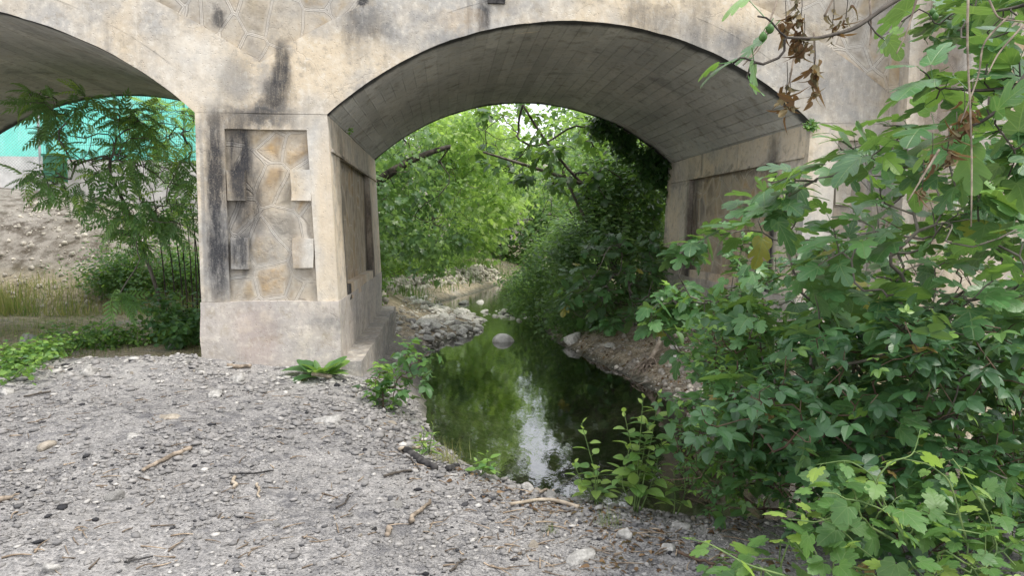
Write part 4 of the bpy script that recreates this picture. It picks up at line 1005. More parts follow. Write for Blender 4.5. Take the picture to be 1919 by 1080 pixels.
# shade cloth
u = np.linspace(xa, xb, 90); v = np.linspace(0, 1, 16)
zb_, zt2 = atY(200, 296, FY)[2], atY(200, 296, FY)[2]+3.4
Pn = np.stack([np.repeat(u[:, None], 16, 1), FY+.75+.10*np.sin(u*3.1)[:, None]*np.ones(16)+.05*np.sin(u*9)[:, None]*v, np.repeat((zb_+(zt2-zb_)*v)[None], 90, 0)], -1)
mb = MB(); grid_surf(mb, Pn, .08, 3); P2 = Pn.copy(); P2[..., 1] += .012; grid_surf(mb, P2, .08, 3, flip=True)
so_ = mb.build('shade_screen', screen_mat(), smooth=True); tag(so_, 'tall turquoise green shade cloth stretched behind the fence on the slope', 'screen')
mb = MB(); xs_ = np.arange(xa, xb, 2.1); tubes(mb, np.stack([xs_, np.full_like(xs_, FY+.95), np.full_like(xs_, zb_-1)], 1), np.stack([xs_, np.full_like(xs_, FY+.95), np.full_like(xs_, zt2+.05)], 1), .03, .03, 8); mb.build('post', MAT['greenpaint'], so_)
# chain link (left) and welded green mesh (right)
def fence(name, label, x0, x1, y, z0, z1, mat, posts, chain):
    o = empty(name, ((x0+x1)/2, y, z0), label, 'fence'); mb = MB()
    if chain:
        p = .085; h = z1-z0; xs_ = np.arange(x0-h, x1, p); A = []; B = []
        for sg in (0, 1):
            for q in xs_:
                a0, a1 = max(q, x0), min(q+h, x1)
                if a1 <= a0: continue
                t0, t1 = (a0-q)/h, (a1-q)/h
                A.append((a0, y+.004*sg, z0+(t0 if not sg else 1-t0)*h)); B.append((a1, y+.004*sg, z0+(t1 if not sg else 1-t1)*h))
        tubes(mb, A, B, .0028, .0028, 3)
    else:
        xs_ = np.arange(x0, x1, .06); tubes(mb, np.stack([xs_, xs_*0+y, xs_*0+z0], 1), np.stack([xs_, xs_*0+y, xs_*0+z1], 1), .003, .003, 3)
        zs_ = np.arange(z0+.05, z1, .2); tubes(mb, np.stack([zs_*0+x0, zs_*0+y-.004, zs_], 1), np.stack([zs_*0+x1, zs_*0+y-.004, zs_], 1), .004, .004, 3)
    mb.build('wire_mesh', mat, o)
    for q in posts:
        pb = MB(); polytube(pb, [(q, y+.05, z0-.5), (q, y+.05, z0), (q, y+.05, z1+.05)], .035, 8); pb.build('post', MAT['greenpaint'] if not chain else MAT['wire'], o)
    return o
zf = atY(40, 325, FY)[2]
fence('chain_link_fence', 'grey chain-link fence at the far left in front of the white wall', xa, xm-.06, FY, zf, zf+2.6, MAT['wire'], [xm-.12, xm-2.3, xm-4.6], True)
fence('mesh_fence', 'green welded mesh fence standing on the grey wall behind the saplings', xm+.02, xb, FY-.02, atY(200, 303, FY)[2], atY(200, 303, FY)[2]+2.4, MAT['greenpaint'], [xm+.1, atY(345, 240, FY)[0], atY(215, 240, FY)[0]], False)
pb = MB(); c = atY(105, 318, FY-.5); box(pb, c[0]-.2, c[0]+.22, FY-.75, FY-.35, c[2]-.33, c[2]+.35, res=.3, jit=0); box(pb, c[0]-.23, c[0]+.25, FY-.78, FY-.32, c[2]+.352, c[2]+.40, res=.3, jit=0)
tag(pb.build('utility_box', MAT['greenpaint']), 'dark green box standing by the fence corner behind the sapling', 'box')
# broken concrete lump under the box
g = np.random.default_rng(86)
pb = MB(); c = atY(185, 345, FY-1.); pb.add((stone_v(g, I2, .25)*np.array([.34, .2, .2]))+np.array([c[0], FY-1., hz(c[0], FY-1.)+.12]), I2[1]); tag(pb.build('rock', MAT['rock']), 'pale broken block lying below the grey wall on the slope', 'rock')
# trees behind the screen
far_tree('broadleaf_tree', 'pale tree standing behind the turquoise screen beyond the left arch', (-7.5, 27, hz(-7.5, 27)), (-7.5, 27, hz(-7.5, 27)+3), [((-7.5, 27, 8), (4, 2.5, 3.), 1.)], 120, OVAL, 50, .6, .3, 'maple', seed=40, seg=.7)

# ------------------------------------------------------------------ right foreground: the big fig, brambles, vine
g = np.random.default_rng(101)
fb = np.array([3.0, 4.7, hz(3.0, 4.7)-.1])
o = empty('fig_tree', fb, 'large dense fig bush with big lobed leaves filling the right foreground beside the pool', 'tree')
polyA = [(1455, 400), (1460, 350), (1500, 345), (1560, 330), (1570, 270), (1620, 245), (1680, 225), (1720, 270), (1770, 300), (1850, 260), (1960, 200), (2040, 300), (2040, 950), (1700, 930), (1560, 900), (1450, 880), (1390, 800), (1340, 740), (1400, 640), (1440, 540)]
def dA(x, y): return 3.15 + max(0, (1650-x))/400*.55
TA = frustum_pts(g, polyA, 0, 1.9, 520, dA)
TA = TA[(TA[:, 2] < 1.3) | (g.random(len(TA)) < .62)]
# leading shoots that break the outline
lead = np.array([atD(x, y, d) for x, y, d in ((1445, 345, 3.7), (1580, 265, 3.5), (1605, 300, 3.5), (1655, 235, 3.4), (1700, 245, 3.4), (1530, 340, 3.6), (1475, 360, 3.8), (1400, 390, 3.9), (1790, 300, 3.2), (1350, 440, 4.4), (1560, 330, 3.5), (1640, 300, 3.4))])
trunks = bez(fb, fb+np.array([-.05, -.15, .4]), fb+np.array([.0, -.35, .9]), 5)
pos, par, r, tips = grow(g, trunks, np.concatenate([TA, lead]), .16, .0042, .40, .22, .02, .045)
branch_mesh('branches', pos, par, r, MAT['bark'], o)
mb = MB(); pb = mb; shoot_leaves(g, mb, pb, pos, par, tips, [FIG, FIG3, FIGW], 8, .28, .148, .06, .28, up=.55, droop=.35, varlo=.05, varhi=.85)
mb.build('leaves', MAT['fig'], o)

g = np.random.default_rng(103); fb = np.array([3.7, 4.3, hz(3.7, 4.3)-.1])
o = empty('fig_tree', fb, 'taller fig rising at the far right edge, its dark crown filling the upper right corner', 'tree')
TC = frustum_pts(g, [(1760, -40), (1990, -60), (1990, 360), (1860, 340), (1830, 230), (1850, 120), (1760, 40)], 3.4, 4.8, 62)
pos, par, r, tips = grow(g, bez(fb, fb+np.array([.1, -.1, 1.2]), atD(1960, 330, 4.0), 7), TC, .18, .0042, .40, .22, .02, .045)
branch_mesh('branches', pos, par, r, MAT['bark'], o); mb = MB(); shoot_leaves(g, mb, mb, pos, par, tips, [FIG, FIG3, FIGW], 8, .3, .155, .06, .12, up=.5, droop=.4, varlo=.0, varhi=.7); mb.build('leaves', MAT['fig'], o)
g = np.random.default_rng(102)
fb = np.array([3.75, 8.9, hz(3.75, 8.9)-.05])
o = empty('fig_tree', fb, 'smaller shaded fig growing out of the right bank under the main arch', 'tree')
polyB = [(1190, 590), (1230, 560), (1260, 530), (1330, 560), (1400, 440), (1440, 470), (1420, 600), (1400, 700), (1330, 720), (1290, 680), (1230, 620)]
def dB(x, y): return 7.4 - max(0, x-1250)/200*.9
TB = frustum_pts(g, polyB, 0, 1.5, 105, dB); TB = np.concatenate([TB, [atD(1262, 485, 6.6), atD(1285, 475, 6.6), atD(1350, 430, 6.4), atD(1300, 490, 6.5)]])
pos, par, r, tips = grow(g, bez(fb, fb+[-.05, 0, .3], fb+[-.15, -.1, .7], 4), TB, .2, .0048, .4, .2, .02, .035)
branch_mesh('branches', pos, par, r, MAT['bark'], o)
mb = MB(); pb = mb; shoot_leaves(g, mb, pb, pos, par, tips, [FIG3, FIG, FIGW], 8, .32, .17, .06, .12, up=.5, droop=.4, varlo=.1, varhi=.8)
mb.build('leaves', MAT['fig'], o)

g = np.random.default_rng(104); fb = np.array([3.55, 12.9, hz(3.55, 12.9)-.05])
o = empty('fig_tree', fb, 'broad dark fig spreading low along the far foot of the right arch wall', 'tree')
TD = frustum_pts(g, [(1070, 480), (1120, 430), (1225, 440), (1262, 500), (1270, 580), (1220, 625), (1130, 625), (1060, 590), (1045, 530)], 11.6, 13.8, 120)
pos, par, r, tips = grow(g, bez(fb, fb+[-.05, 0, .3], fb+[-.15, -.1, .8], 4), TD, .22, .005, .4, .2, .02, .05)
branch_mesh('branches', pos, par, r, MAT['bark'], o); mb = MB(); shoot_leaves(g, mb, mb, pos, par, tips, [FIG3, FIG, FIGW], 9, .36, .19, .06, .08, up=.5, droop=.4, varlo=.05, varhi=.75); mb.build('leaves', MAT['fig'], o)
# brambles and dogwood-like scrub in front of the fig
def bramble(name, label, base, poly, d0, d1, nt, tpl, nl, L, size, pet, mat, seed, young=.3, stem='redstem', dfun=None, tipr=.0026, group=None, cat='bramble'):
    g = np.random.default_rng(seed); o = empty(name, base, label, cat, group); b = np.array(base, float)
    T = frustum_pts(g, poly, d0, d1, nt, dfun)
    pos, par, r, tips = grow(g, bez(b, b+[0, 0, .08], b+[0, 0, .18], 4), T, .12, tipr, .33, .35, .015, .012)
    branch_mesh('stem', pos, par, r, MAT[stem], o); mb = MB(); pb = MB()
    shoot_leaves(g, mb, pb, pos, par, tips, tpl, nl, L, size, pet, young, up=.5, droop=.3)
    mb.build('leaves', MAT[mat], o); return o
bz = lambda x, y: (x, y, hz(x, y)-.03)
bramble('bramble', 'dense dark bramble with small three-part leaves in front of the large fig', bz(2.6, 4.1), [(1330, 800), (1300, 760), (1400, 700), (1500, 640), (1640, 600), (1760, 560), (1960, 560), (1990, 1050), (1700, 1060), (1560, 1000), (1440, 930), (1390, 850)], 3.05, 4.3, 440, [TRI, TRIO], 8, .34, .115, .04, 'bramble', 111, .15)
bramble('shrub', 'light green small-leaved shrub reaching over the pool at the left edge of the fig', bz(2.6, 5.4), [(1255, 770), (1290, 740), (1320, 600), (1360, 560), (1450, 560), (1470, 800), (1470, 960), (1360, 960), (1290, 920), (1255, 830)], 3.9, 5.0, 320, [OVATE, TRIO], 10, .30, .085, .02, 'weed', 112, .25, cat='shrub')
bramble('shrub', 'dark shaded undergrowth with plain oval leaves behind the large fig, against the abutment', bz(4.2, 6.6), [(1420, 470), (1560, 430), (1750, 400), (1990, 380), (1990, 950), (1500, 900), (1400, 780), (1330, 700)], 5.0, 7.0, 260, [OVATE, TRIO], 12, .45, .13, .03, 'bramble', 115, .1, cat='shrub', tipr=.0035)
bramble('grape_vine', 'pale green grape vine with toothed leaves trailing over the bottom right corner', bz(1.75, 2.75), [(1380, 1040), (1430, 1000), (1480, 960), (1520, 930), (1560, 905), (1640, 910), (1760, 920), (1960, 900), (1990, 1120), (1400, 1120), (1270, 1060)], 2.6, 3.3, 170, [VINE, VINE, TRI], 4, .2, .085, .05, 'vine', 113, .25, 'greenstem', cat='vine')
# vine shoots that climb out of the vine and curl
g = np.random.default_rng(114); o = empty('grape_vine', bz(1.9, 3.0), 'long bare yellowish vine shoots curling up in front of the dark bramble', 'vine')
sm = MB(); mb = MB(); C = []
for pts in (((1700, 1020, 2.7), (1655, 940, 2.7), (1635, 890, 2.7), (1590, 862, 2.72), (1530, 872, 2.75)), ((1655, 940, 2.7), (1640, 900, 2.65), (1670, 865, 2.65), (1712, 855, 2.68), (1725, 805, 2.7)), ((1810, 1010, 2.7), (1780, 900, 2.7), (1740, 870, 2.7), (1690, 860, 2.7)),
            ((1850, 960, 2.7), (1820, 915, 2.7), (1800, 880, 2.72), (1785, 860, 2.75)), ((1470, 1080, 2.5), (1400, 1060, 2.5), (1330, 1020, 2.55), (1290, 1010, 2.6))):
    P = np.array([atD(*p) for p in pts]); t = np.linspace(0, len(P)-1, 24); 
    q = np.stack([np.interp(t, range(len(P)), P[:, k]) for k in range(3)], 1)
    for _ in range(3): q[1:-1] = (q[:-2]+2*q[1:-1]+q[2:])/4
    polytube(sm, q, np.linspace(.0045, .0018, 24), 5); C.append(q[6::4])
C = np.concatenate(C); n = len(C); a = g.uniform(0, 6.28, n)
yd = np.stack([np.cos(a), np.sin(a), -.3+0*a], 1); off = yd*.03
tubes(sm, C, C+off, .0015, .0012, 3); scatter(mb, VINE, C+off, yd, norm(UP+g.normal(0, .4, (n, 3))), g.uniform(.035, .08, n), g.uniform(.5, 1, n))
sm.build('stem', MAT['greenstem'], o); mb.build('leaves', MAT['vine'], o)

# fig boughs that come in from the right edge and from above
def bough(label, pathpts, targets, nl, L, size, seed, dead=(), figs=(), tpl=(FIG, FIGW, FIG3), r0=.016, young=.3, bare=0):
    g = np.random.default_rng(seed); P = [atD(*p) for p in pathpts]; P = np.array(P); t = np.linspace(0, len(P)-1, 6*len(P))
    q = np.stack([np.interp(t, range(len(P)), P[:, k]) for k in range(3)], 1)
    for _ in range(3): q[1:-1] = (q[:-2]+2*q[1:-1]+q[2:])/4
    o = empty('fig_branch', q[0], label, 'branch')
    pos, par, r, tips = grow(g, q, np.array([atD(*p) for p in targets]), .1, .0032, .4, .15, .012, r0)
    r[:len(q)] = np.linspace(r0, .004, len(q))
    branch_mesh('wood', pos, par, r, MAT['darkbark'], o)
    mb = MB(); pb = mb; lt = tips[:len(tips)-bare] if bare else tips
    shoot_leaves(g, mb, pb, pos, par, lt, list(tpl), nl, L, size, .06, young, up=.4, droop=.45); mb.build('leaves', MAT['fig'], o)
    for p in figs:
        c = atD(*p); f = MB(); V = I2[0]*np.array([.0135, .0135, .017]); V[:, :2] *= (1-.45*np.clip(V[:, 2:3]/.017, 0, 1)); f.add(V+c, I2[1], .5); polytube(f, [c+[0, 0, .012], c+[.004, 0, .022], c+[.01, 0, .032]], .002, 4); f.build('fruit', MAT['figfruit'], o, True)
    if dead:
        d = MB(); sm = MB()
        for (x, y, D, n, L2) in dead:
            c = atD(x, y, D); hang = [c+[0, 0, .10], c+[.004, 0, .05], c]; polytube(sm, hang, .0016, 4)
            a = g.uniform(0, 6.28, n); yd = norm(np.stack([np.cos(a)*.35, np.sin(a)*.35, -np.ones(n)], 1)); nn = norm(np.stack([np.cos(a), np.sin(a), .2+0*a], 1)+g.normal(0, .3, (n, 3)))
            n2 = n+3; yd = norm(np.concatenate([yd, g.normal(0, .5, (3, 3))-UP])+g.normal(0, .28, (n2, 3))); nn = norm(g.normal(0, 1, (n2, 3))); pp = c+g.normal(0, 1, (n2, 3))*np.array([.010, .010, .026])
            for q, tp in enumerate((FIG3, OVATE, LANCE)): scatter(d, tp, pp[q::3], yd[q::3], nn[q::3], L2*g.uniform(.45, .95, len(pp[q::3])), g.random(len(pp[q::3]))*.8, g.uniform(2.5, 5.5, len(pp[q::3])), g.uniform(.55, 1., len(pp[q::3])))
        d.build('dead_leaves', MAT['dead'], o); sm.build('twigs', MAT['darkbark'], o)
    return o
MAT['figfruit'] = plain('unripe_fig', (.035, .095, .022), (.07, .15, .035), 60, .5, .1, .002)
bough('fig branch hanging from the top edge with two green figs and curled brown dead leaves', [(1900, -70, 2.5), (1740, -35, 2.45), (1665, 8, 2.4), (1600, 55, 2.35), (1530, 72, 2.3), (1475, 70, 2.25)],
      [(1395, 108, 2.2), (1375, 118, 2.2), (1400, 145, 2.2), (1430, 120, 2.22), (1445, 40, 2.25), (1420, 30, 2.25), (1470, 95, 2.25), (1660, 75, 2.35), (1640, 60, 2.38)], 2, .10, .105, 121,
      dead=[(1505, 85, 2.3, 9, .07), (1500, 40, 2.3, 7, .06), (1490, 20, 2.32, 6, .05), (1525, 135, 2.3, 7, .055), (1523, 165, 2.3, 6, .045), (1473, 175, 2.28, 7, .06), (1478, 195, 2.28, 4, .05), (1560, 45, 2.35, 6, .05), (1585, 35, 2.35, 6, .05), (1470, 60, 2.28, 5, .05)],
      figs=[(1443, 53, 2.24), (1430, 68, 2.24)], r0=.011)
bough('leafy fig bough reaching in from the right edge above the large bush', [(2050, 120, 2.9), (1960, 140, 2.85), (1900, 165, 2.8), (1830, 170, 2.8), (1770, 165, 2.8)],
      [(1745, 150, 2.8), (1755, 185, 2.8), (1725, 130, 2.8), (1850, 120, 2.8), (1880, 150, 2.9), (1890, 60, 2.9), (1840, 90, 2.95), (1800, 165, 2.85), (1870, 200, 2.8), (1910, 110, 2.8), (1905, 220, 2.8), (1860, 250, 2.9)], 4, .16, .155, 122, r0=.013)
bough('dark fig bough curving down at the right edge with clusters of dried brown leaves', [(2060, 60, 2.6), (1960, 90, 2.6), (1915, 150, 2.6), (1880, 200, 2.6), (1840, 228, 2.6), (1815, 238, 2.6)],
      [(1900, 280, 2.65), (1850, 205, 2.6), (1780, 260, 2.7), (1890, 330, 2.75), (1930, 260, 2.6)], 4, .14, .15, 123,
      dead=[(1805, 225, 2.55, 8, .065), (1790, 262, 2.55, 8, .07), (1775, 285, 2.55, 6, .06), (1745, 300, 2.58, 4, .045), (1728, 350, 2.6, 4, .05), (1820, 205, 2.6, 5, .05)], r0=.014)
bough('upper right fig foliage with green figs, partly outside the top edge', [(2080, -60, 3.), (1980, -10, 3.), (1900, 15, 3.), (1830, 25, 3.)],
      [(1740, 25, 3.), (1760, 45, 3.), (1800, 20, 3.), (1850, 60, 3.1), (1880, 20, 3.), (1900, 70, 3.1), (1920, 40, 2.95), (1690, 40, 3.0), (1830, 0, 3.)], 3, .16, .15, 124, figs=[(1753, 30, 2.9), (1748, 22, 2.92), (1893, 140, 2.85)], r0=.013)
g = np.random.default_rng(125)
o = empty('dry_twigs', atD(1800, 40, 2.4), 'thin leafless hanging twigs crossing the upper right corner', 'twigs')
for pts in (((1460, -10), (1425, 90), (1392, 122)), ((1500, -10), (1487, 20), (1440, 60), (1395, 120)), ((1630, -10), (1633, 60), (1630, 84)), ((1720, -10), (1700, 60), (1680, 100)), ((1815, -20), (1812, 80), (1818, 190), (1822, 300), (1820, 425)), ((1890, 30), (1840, 80), (1836, 140), (1800, 230)),
            ((1919, 45), (1870, 100), (1850, 140)), ((1850, -10), (1870, 35), (1919, 40)), ((1760, 280), (1730, 330), (1700, 380)), ((1545, 30), (1560, 0), (1570, -20)), ((1490, 95), (1480, 150), (1473, 175)), ((1525, 60), (1528, 120), (1523, 150))):
    D = g.uniform(2.25, 2.6); P = np.array([atD(x, y, D) for x, y in pts]); t = np.linspace(0, len(P)-1, 14); q = np.stack([np.interp(t, range(len(P)), P[:, k]) for k in range(3)], 1)
    for _ in range(2): q[1:-1] = (q[:-2]+2*q[1:-1]+q[2:])/4
    sm = MB(); polytube(sm, q, np.linspace(.0042, .0022, 14), 5); sm.build('twig', MAT['drystick'], o)
# grass fringe growing at the top of the wing wall
g = np.random.default_rng(126); mb = MB(); n = 420
P = np.stack([g.uniform(5.6, 7.2, n), g.uniform(YF-.5, YF-.34, n), g.uniform(4.05, 5.1, n)], 1); a = g.uniform(0, 6.28, n)
scatter(mb, BLADE, P, np.stack([np.cos(a)*.6-.1, np.sin(a)*.3-.5, .5+0*a], 1), norm(np.stack([np.cos(a), np.sin(a), 1+0*a], 1)), g.uniform(.25, .5, n), g.uniform(0, .5, n), g.uniform(2, 7, n), np.full(n, .7))
tag(mb.build('grass_tuft', MAT['grass']), 'dark grass drooping over the masonry at the top right', 'grass')
# tiny ferns on the bridge
def fern(label, c, n, L, seed):
    g = np.random.default_rng(seed); mb = MB(); a = g.uniform(0, 6.28, n); P = np.repeat(np.array(c)[None], n, 0)+g.normal(0, .03, (n, 3))*[1, .2, .6]
    scatter(mb, TRIO, P, norm(np.stack([np.cos(a)*.7, -.6+0*a, np.sin(a)*.5], 1)), norm(np.stack([0*a, -1+0*a, .6+0*a], 1)+g.normal(0, .3, (n, 3))), g.uniform(.5, 1.1, n)*L, g.uniform(.3, 1, n))
    tag(mb.build('fern', MAT['weed']), label, 'fern')
fern('small fern rooted in the crack at the right springing of the main arch', atY(1517, 235, YF-.01), 34, .11, 131)
fern('tiny green tuft in the joint at the left springing of the main arch', atD(656, 243, 8.75), 10, .06, 132)

# ------------------------------------------------------------------ pool edge plants
def along(pts, n=12, smooth=2):
    P = np.asarray(pts, float); t = np.linspace(0, len(P)-1, n); q = np.stack([np.interp(t, range(len(P)), P[:, k]) for k in range(3)], 1)
    for _ in range(smooth): q[1:-1] = (q[:-2]+2*q[1:-1]+q[2:])/4
    return q
def sprout(name, label, base, stems, tpl, size, seed, mat='weed', cat='plant', nleaf=14, droop=.25, top=.92):
    """upright leafy shoots; stems = list of tip points"""
    g = np.random.default_rng(seed); o = empty(name, base, label, cat); sm = MB(); mb = MB(); b = np.array(base, float)
    for tp in stems:
        tp = np.array(tp); q = along([b+g.normal(0, .015, 3)*[1, 1, 0], b*.55+tp*.45+g.normal(0, .03, 3), tp], 14); sm = MB(); polytube(sm, q, np.linspace(.0055, .002, 14), 5, .5); sm.build('stem', MAT['greenstem'], o)
        t = np.linspace(.22, 1, nleaf)**.9; P = np.stack([np.interp(t, np.linspace(0, 1, 14), q[:, k]) for k in range(3)], 1); a = np.arange(nleaf)*2.4+g.uniform(0, 6)
        yd = norm(np.stack([np.cos(a), np.sin(a), .35+.9*(t > top)-droop*(t < .6)], 1)); L = np.linspace(.05, .012, nleaf)
        e = P+yd*L[:, None]; tubes(mb, P, e, .0018, .0013, 3, .8)
        scatter(mb, tpl, e, yd, norm(UP+g.normal(0, .3, (nleaf, 3))), size*np.where(t > top, .55, 1.)*g.uniform(.75, 1.2, nleaf)*(1.1-.35*t), np.where(t > top, 1., g.uniform(.45, .95, nleaf)), g.uniform(.4, 1.5, nleaf))
    mb.build('leaves', MAT[mat], o); return o
def lip(px, py, dz=0):
    p = ground_at(px, py)
    while p[2] < -.28: py += 4; p = ground_at(px, py)
    return p+np.array([0, 0, dz])
b = lip(1195, 925); D = np.linalg.norm(b-EYE)*.985
tipd = lambda l, D: [atD(x, y, D) for x, y in l]
Db = lambda b: float((b-EYE)@_f)
sprout('elder_sprout', 'tallest light green sprout with several leafy stalks at the pool edge', b, tipd([(1205, 748), (1235, 745), (1170, 775), (1215, 800), (1180, 840), (1240, 830)], Db(b)-.03), OVATE, .115, 141, 'vine', nleaf=15)
b = lip(1120, 928); sprout('elder_sprout', 'slim single-stalked sprout left of the tallest one at the pool edge', b, tipd([(1090, 795), (1120, 880), (1075, 870)], Db(b)-.03), OVATE, .105, 142, 'vine', nleaf=11)
b = lip(1275, 935); sprout('elder_sprout', 'short thin sprout right of the tallest one among bare twigs', b, tipd([(1278, 850), (1262, 880)], Db(b)-.03), OVATE, .07, 143, 'vine', nleaf=10)
b = lip(905, 893); sprout('elder_sprout', 'small seedling with few leaves on the near rim of the pool', b, tipd([(912, 850), (895, 868), (925, 878)], Db(b)-.03), OVATE, .09, 144, 'weed', nleaf=6)
b = lip(800, 850); sprout('weed_clump', 'fresh yellow-green weed beside the charred log on the gravel rim', b, tipd([(795, 805), (812, 800), (805, 830), (785, 820)], Db(b)-.02), LANCE, .11, 145, 'vine', 'weeds', nleaf=10)
# dock-like rosette in front of the pier
g = np.random.default_rng(146); b = lip(602, 708); o = empty('dock_plant', b, 'broad-leaved dock rosette growing in front of the pier foot', 'plant'); mb = MB(); n = 24
a = g.uniform(0, 6.28, n); el = g.uniform(.35, 2.4, n); BIGL = outline_leaf([(0, 0), (.03, .10), (.10, .18), (.17, .30), (.16, .38), (.21, .50), (.19, .60), (.20, .70), (.15, .84), (.08, .95), (0, 1)], .4, .45, .5, 5)
scatter(mb, BIGL, np.repeat(b[None], n, 0)+np.stack([np.cos(a), np.sin(a), 0*a], 1)*.03, np.stack([np.cos(a), np.sin(a)*.8, el], 1), norm(np.stack([-np.cos(a)*el, -np.sin(a)*el, 1+0*a], 1)+g.normal(0, .2, (n, 3))), g.uniform(.18, .40, n), g.uniform(.25, .85, n), g.uniform(.3, 1.5, n), g.uniform(.8, 1.3, n))
mb.build('leaves', MAT['weed'], o)
mb = MB(); polytube(mb, along([b+[-.08, -.1, .06], b+[0, -.12, .06], b+[.12, -.06, .02]], 8), .022, 7); tag(mb.build('stick', MAT['palestick']), 'short pale piece of branch lying in the dock rosette', 'stick')
bb = lip(718, 765)
bramble('bramble', 'grey-green bramble clump on the gravel edge below the concrete kerb', bb, [(680, 720), (700, 690), (760, 640), (800, 650), (805, 700), (770, 750), (740, 790), (695, 770)], Db(bb)-.15, Db(bb)+.55, 62, [TRI, TRIO], 5, .22, .135, .04, 'weed', 151, .2)
bb = lip(660, 700)
# dry grass clump on the rim
g = np.random.default_rng(152); b = lip(838, 868); mb = MB(); n = 90; a = g.uniform(0, 6.28, n); l = g.uniform(.1, 1.2, n)
scatter(mb, BLADE, np.repeat(b[None], n, 0)+g.normal(0, .05, (n, 3))*[1, 1, .1], np.stack([np.cos(a)*l, np.sin(a)*l, .9-l*.5], 1), norm(np.stack([np.cos(a), np.sin(a), .5+0*a], 1)), g.uniform(.08, .24, n), g.uniform(.6, .8, n), g.uniform(.5, 6, n), g.uniform(.3, .7, n))
tag(mb.build('dry_grass_tuft', MAT['grass']), 'tuft of dead straw hanging off the rim over the water', 'grass')
for lb, (px, py), s in (('wispy grey-green grass tuft on the gravel near the pool rim', (1140, 985), 1), ('tiny grass tuft left of the wispy one on the near gravel', (1030, 998), .6)):
    b = lip(px, py); mb = MB(); n = int(70*s); a = g.uniform(0, 6.28, n); l = g.uniform(.1, .9, n)
    scatter(mb, BLADE, np.repeat(b[None], n, 0)+g.normal(0, .04*s, (n, 3))*[1, 1, .05], np.stack([np.cos(a)*l, np.sin(a)*l, 1+0*a], 1), norm(np.stack([np.cos(a), np.sin(a), .3+0*a], 1)), g.uniform(.05, .13, n)*s, g.uniform(.3, .8, n), g.uniform(.5, 3, n), np.full(n, .6)); tag(mb.build('grass_tuft', MAT['grass']), lb, 'grass')

# ------------------------------------------------------------------ stream stones, root stump
g = np.random.default_rng(161)
c = atZ(943, 642, WZ); o = mesh_obj('boulder', stone_v(g, I3, .22, False)*np.array([.215, .16, .15])+np.array([c[0], c[1]+.15, WZ-.005]), I3[1], MAT['cobble'], smooth=True)
tag(o, 'single rounded pale boulder standing in the middle of the pool', 'boulder')
def stone_rough(g):
    V = I3[0]; d = np.ones(len(V))
    for _ in range(13):
        n_ = norm(g.normal(0, 1, 3)); c = g.uniform(.45, .85); pr = V@n_; d = np.where(pr*d > c, c/np.maximum(pr, 1e-3), d)
    d = d*(1+.16*fbm(V[:, 0]*3.1+g.uniform(0, 50), V[:, 1]*3.1, V[:, 2]*3.1, seed=8, oct=4))
    return V*d[:, None]
protos = []
for q in range(7):
    me = bpy.data.meshes.new('cobble'); V = stone_rough(g)*np.array([1.15, .9, .62])
    me.from_pydata(V.tolist(), [], I3[1].tolist()); me.polygons.foreach_set('use_smooth', [q % 2 == 0]*len(me.polygons)); protos.append(me)
for me in protos: me.materials.append(MAT['cobble'])
protos2 = []
for me in protos[:3]: m2 = me.copy(); m2.materials.clear(); m2.materials.append(MAT['cobblegrey']); protos2.append(m2)
def cob(me, x, y, s, z, name='cobble'):
    o = bpy.data.objects.new(name, me); COL.objects.link(o); o.location = (x, y, z); o.scale = (s*g.uniform(.8, 1.2),)*2+(s*g.uniform(.8, 1.15),); o.rotation_euler = (g.normal(0, .2), g.normal(0, .2), g.uniform(0, 6.28)); return o
n = 0
while n < 250:
    x, y = g.uniform(-1.1, 1.3), g.uniform(13.6, 21.5); d = float(sdist(np.array([x]), np.array([y]))[0])
    if -.12 < d < 1.2:
        s = .045+.13*g.random()**2.2; z = hz(x, y)
        if d < .02 and z+s*.5 < WZ: continue
        gy_ = g.random() < .2
        o = cob(protos2[g.integers(0, 3)] if gy_ else protos[g.integers(0, 7)], x, y, s, max(z, WZ-.04)+s*.22); n += 1
        tag(o, 'rounded %s cobble lying on the gravel bar left of the stream' % ('darker grey' if gy_ else 'pale'), 'stone', 'cobbles on the stream gravel bar')
k_ = 0
while k_ < 34:                                        # loose line of stones across the riffle
    c = atZ(g.uniform(905, 1012), 590+g.normal(0, 5), WZ)
    s = .04+.11*g.random()**2.2; o = cob(protos[g.integers(0, 7)], c[0], c[1], s, WZ-.02+s*.1); tag(o, 'pale wet stone in the loose line of stones crossing the stream', 'stone', 'stones across the riffle'); k_ += 1
for lb, px, py, s, me in (('largest light stone of the crossing line in mid stream', 942, 588, .19, protos[4]), ('low stone out in the water upstream of the crossing line', 900, 567, .14, protos[0]), ('grey stone near the far left shore of the stream', 868, 569, .2, protos2[1]), ('dark stone at the tip of the gravel bar', 858, 645, .10, protos2[0]),
                       ('light stone close to the right bank scrub in the stream', 1005, 596, .14, protos[5]), ('pale angular rock sitting on the dirt edge of the right bank', 1073, 640, .26, protos[0]), ('small whitish rock on the shaded right bank dirt', 1140, 650, .12, protos[2]),
                       ('pale stone half buried under the right arch wall, upper one', 1268, 655, .12, protos[3]), ('pale stone half buried under the right arch wall, lower one', 1262, 672, .10, protos[6])):
    c = ground_at(px, py); z = max(c[2], WZ-.02); 
    if z <= WZ+.01: c = atZ(px, py, WZ)
    o = cob(me, c[0], c[1], s, z+s*.15, 'rock'); tag(o, lb, 'rock')
g = np.random.default_rng(162); mb = MB(); n = 0
for q in range(1500):
    x, y = g.uniform(-1.1, 1.5), g.uniform(13.4, 22); d = float(sdist(np.array([x]), np.array([y]))[0])
    if d < -.2: continue
    s = .012+.05*g.random()**2.5; mb.add(stone_v(g, I1, .2, False)*np.array([1, .9, .65])*s+np.array([x, y, hz(x, y)+s*.3]), I1[1], g.random())
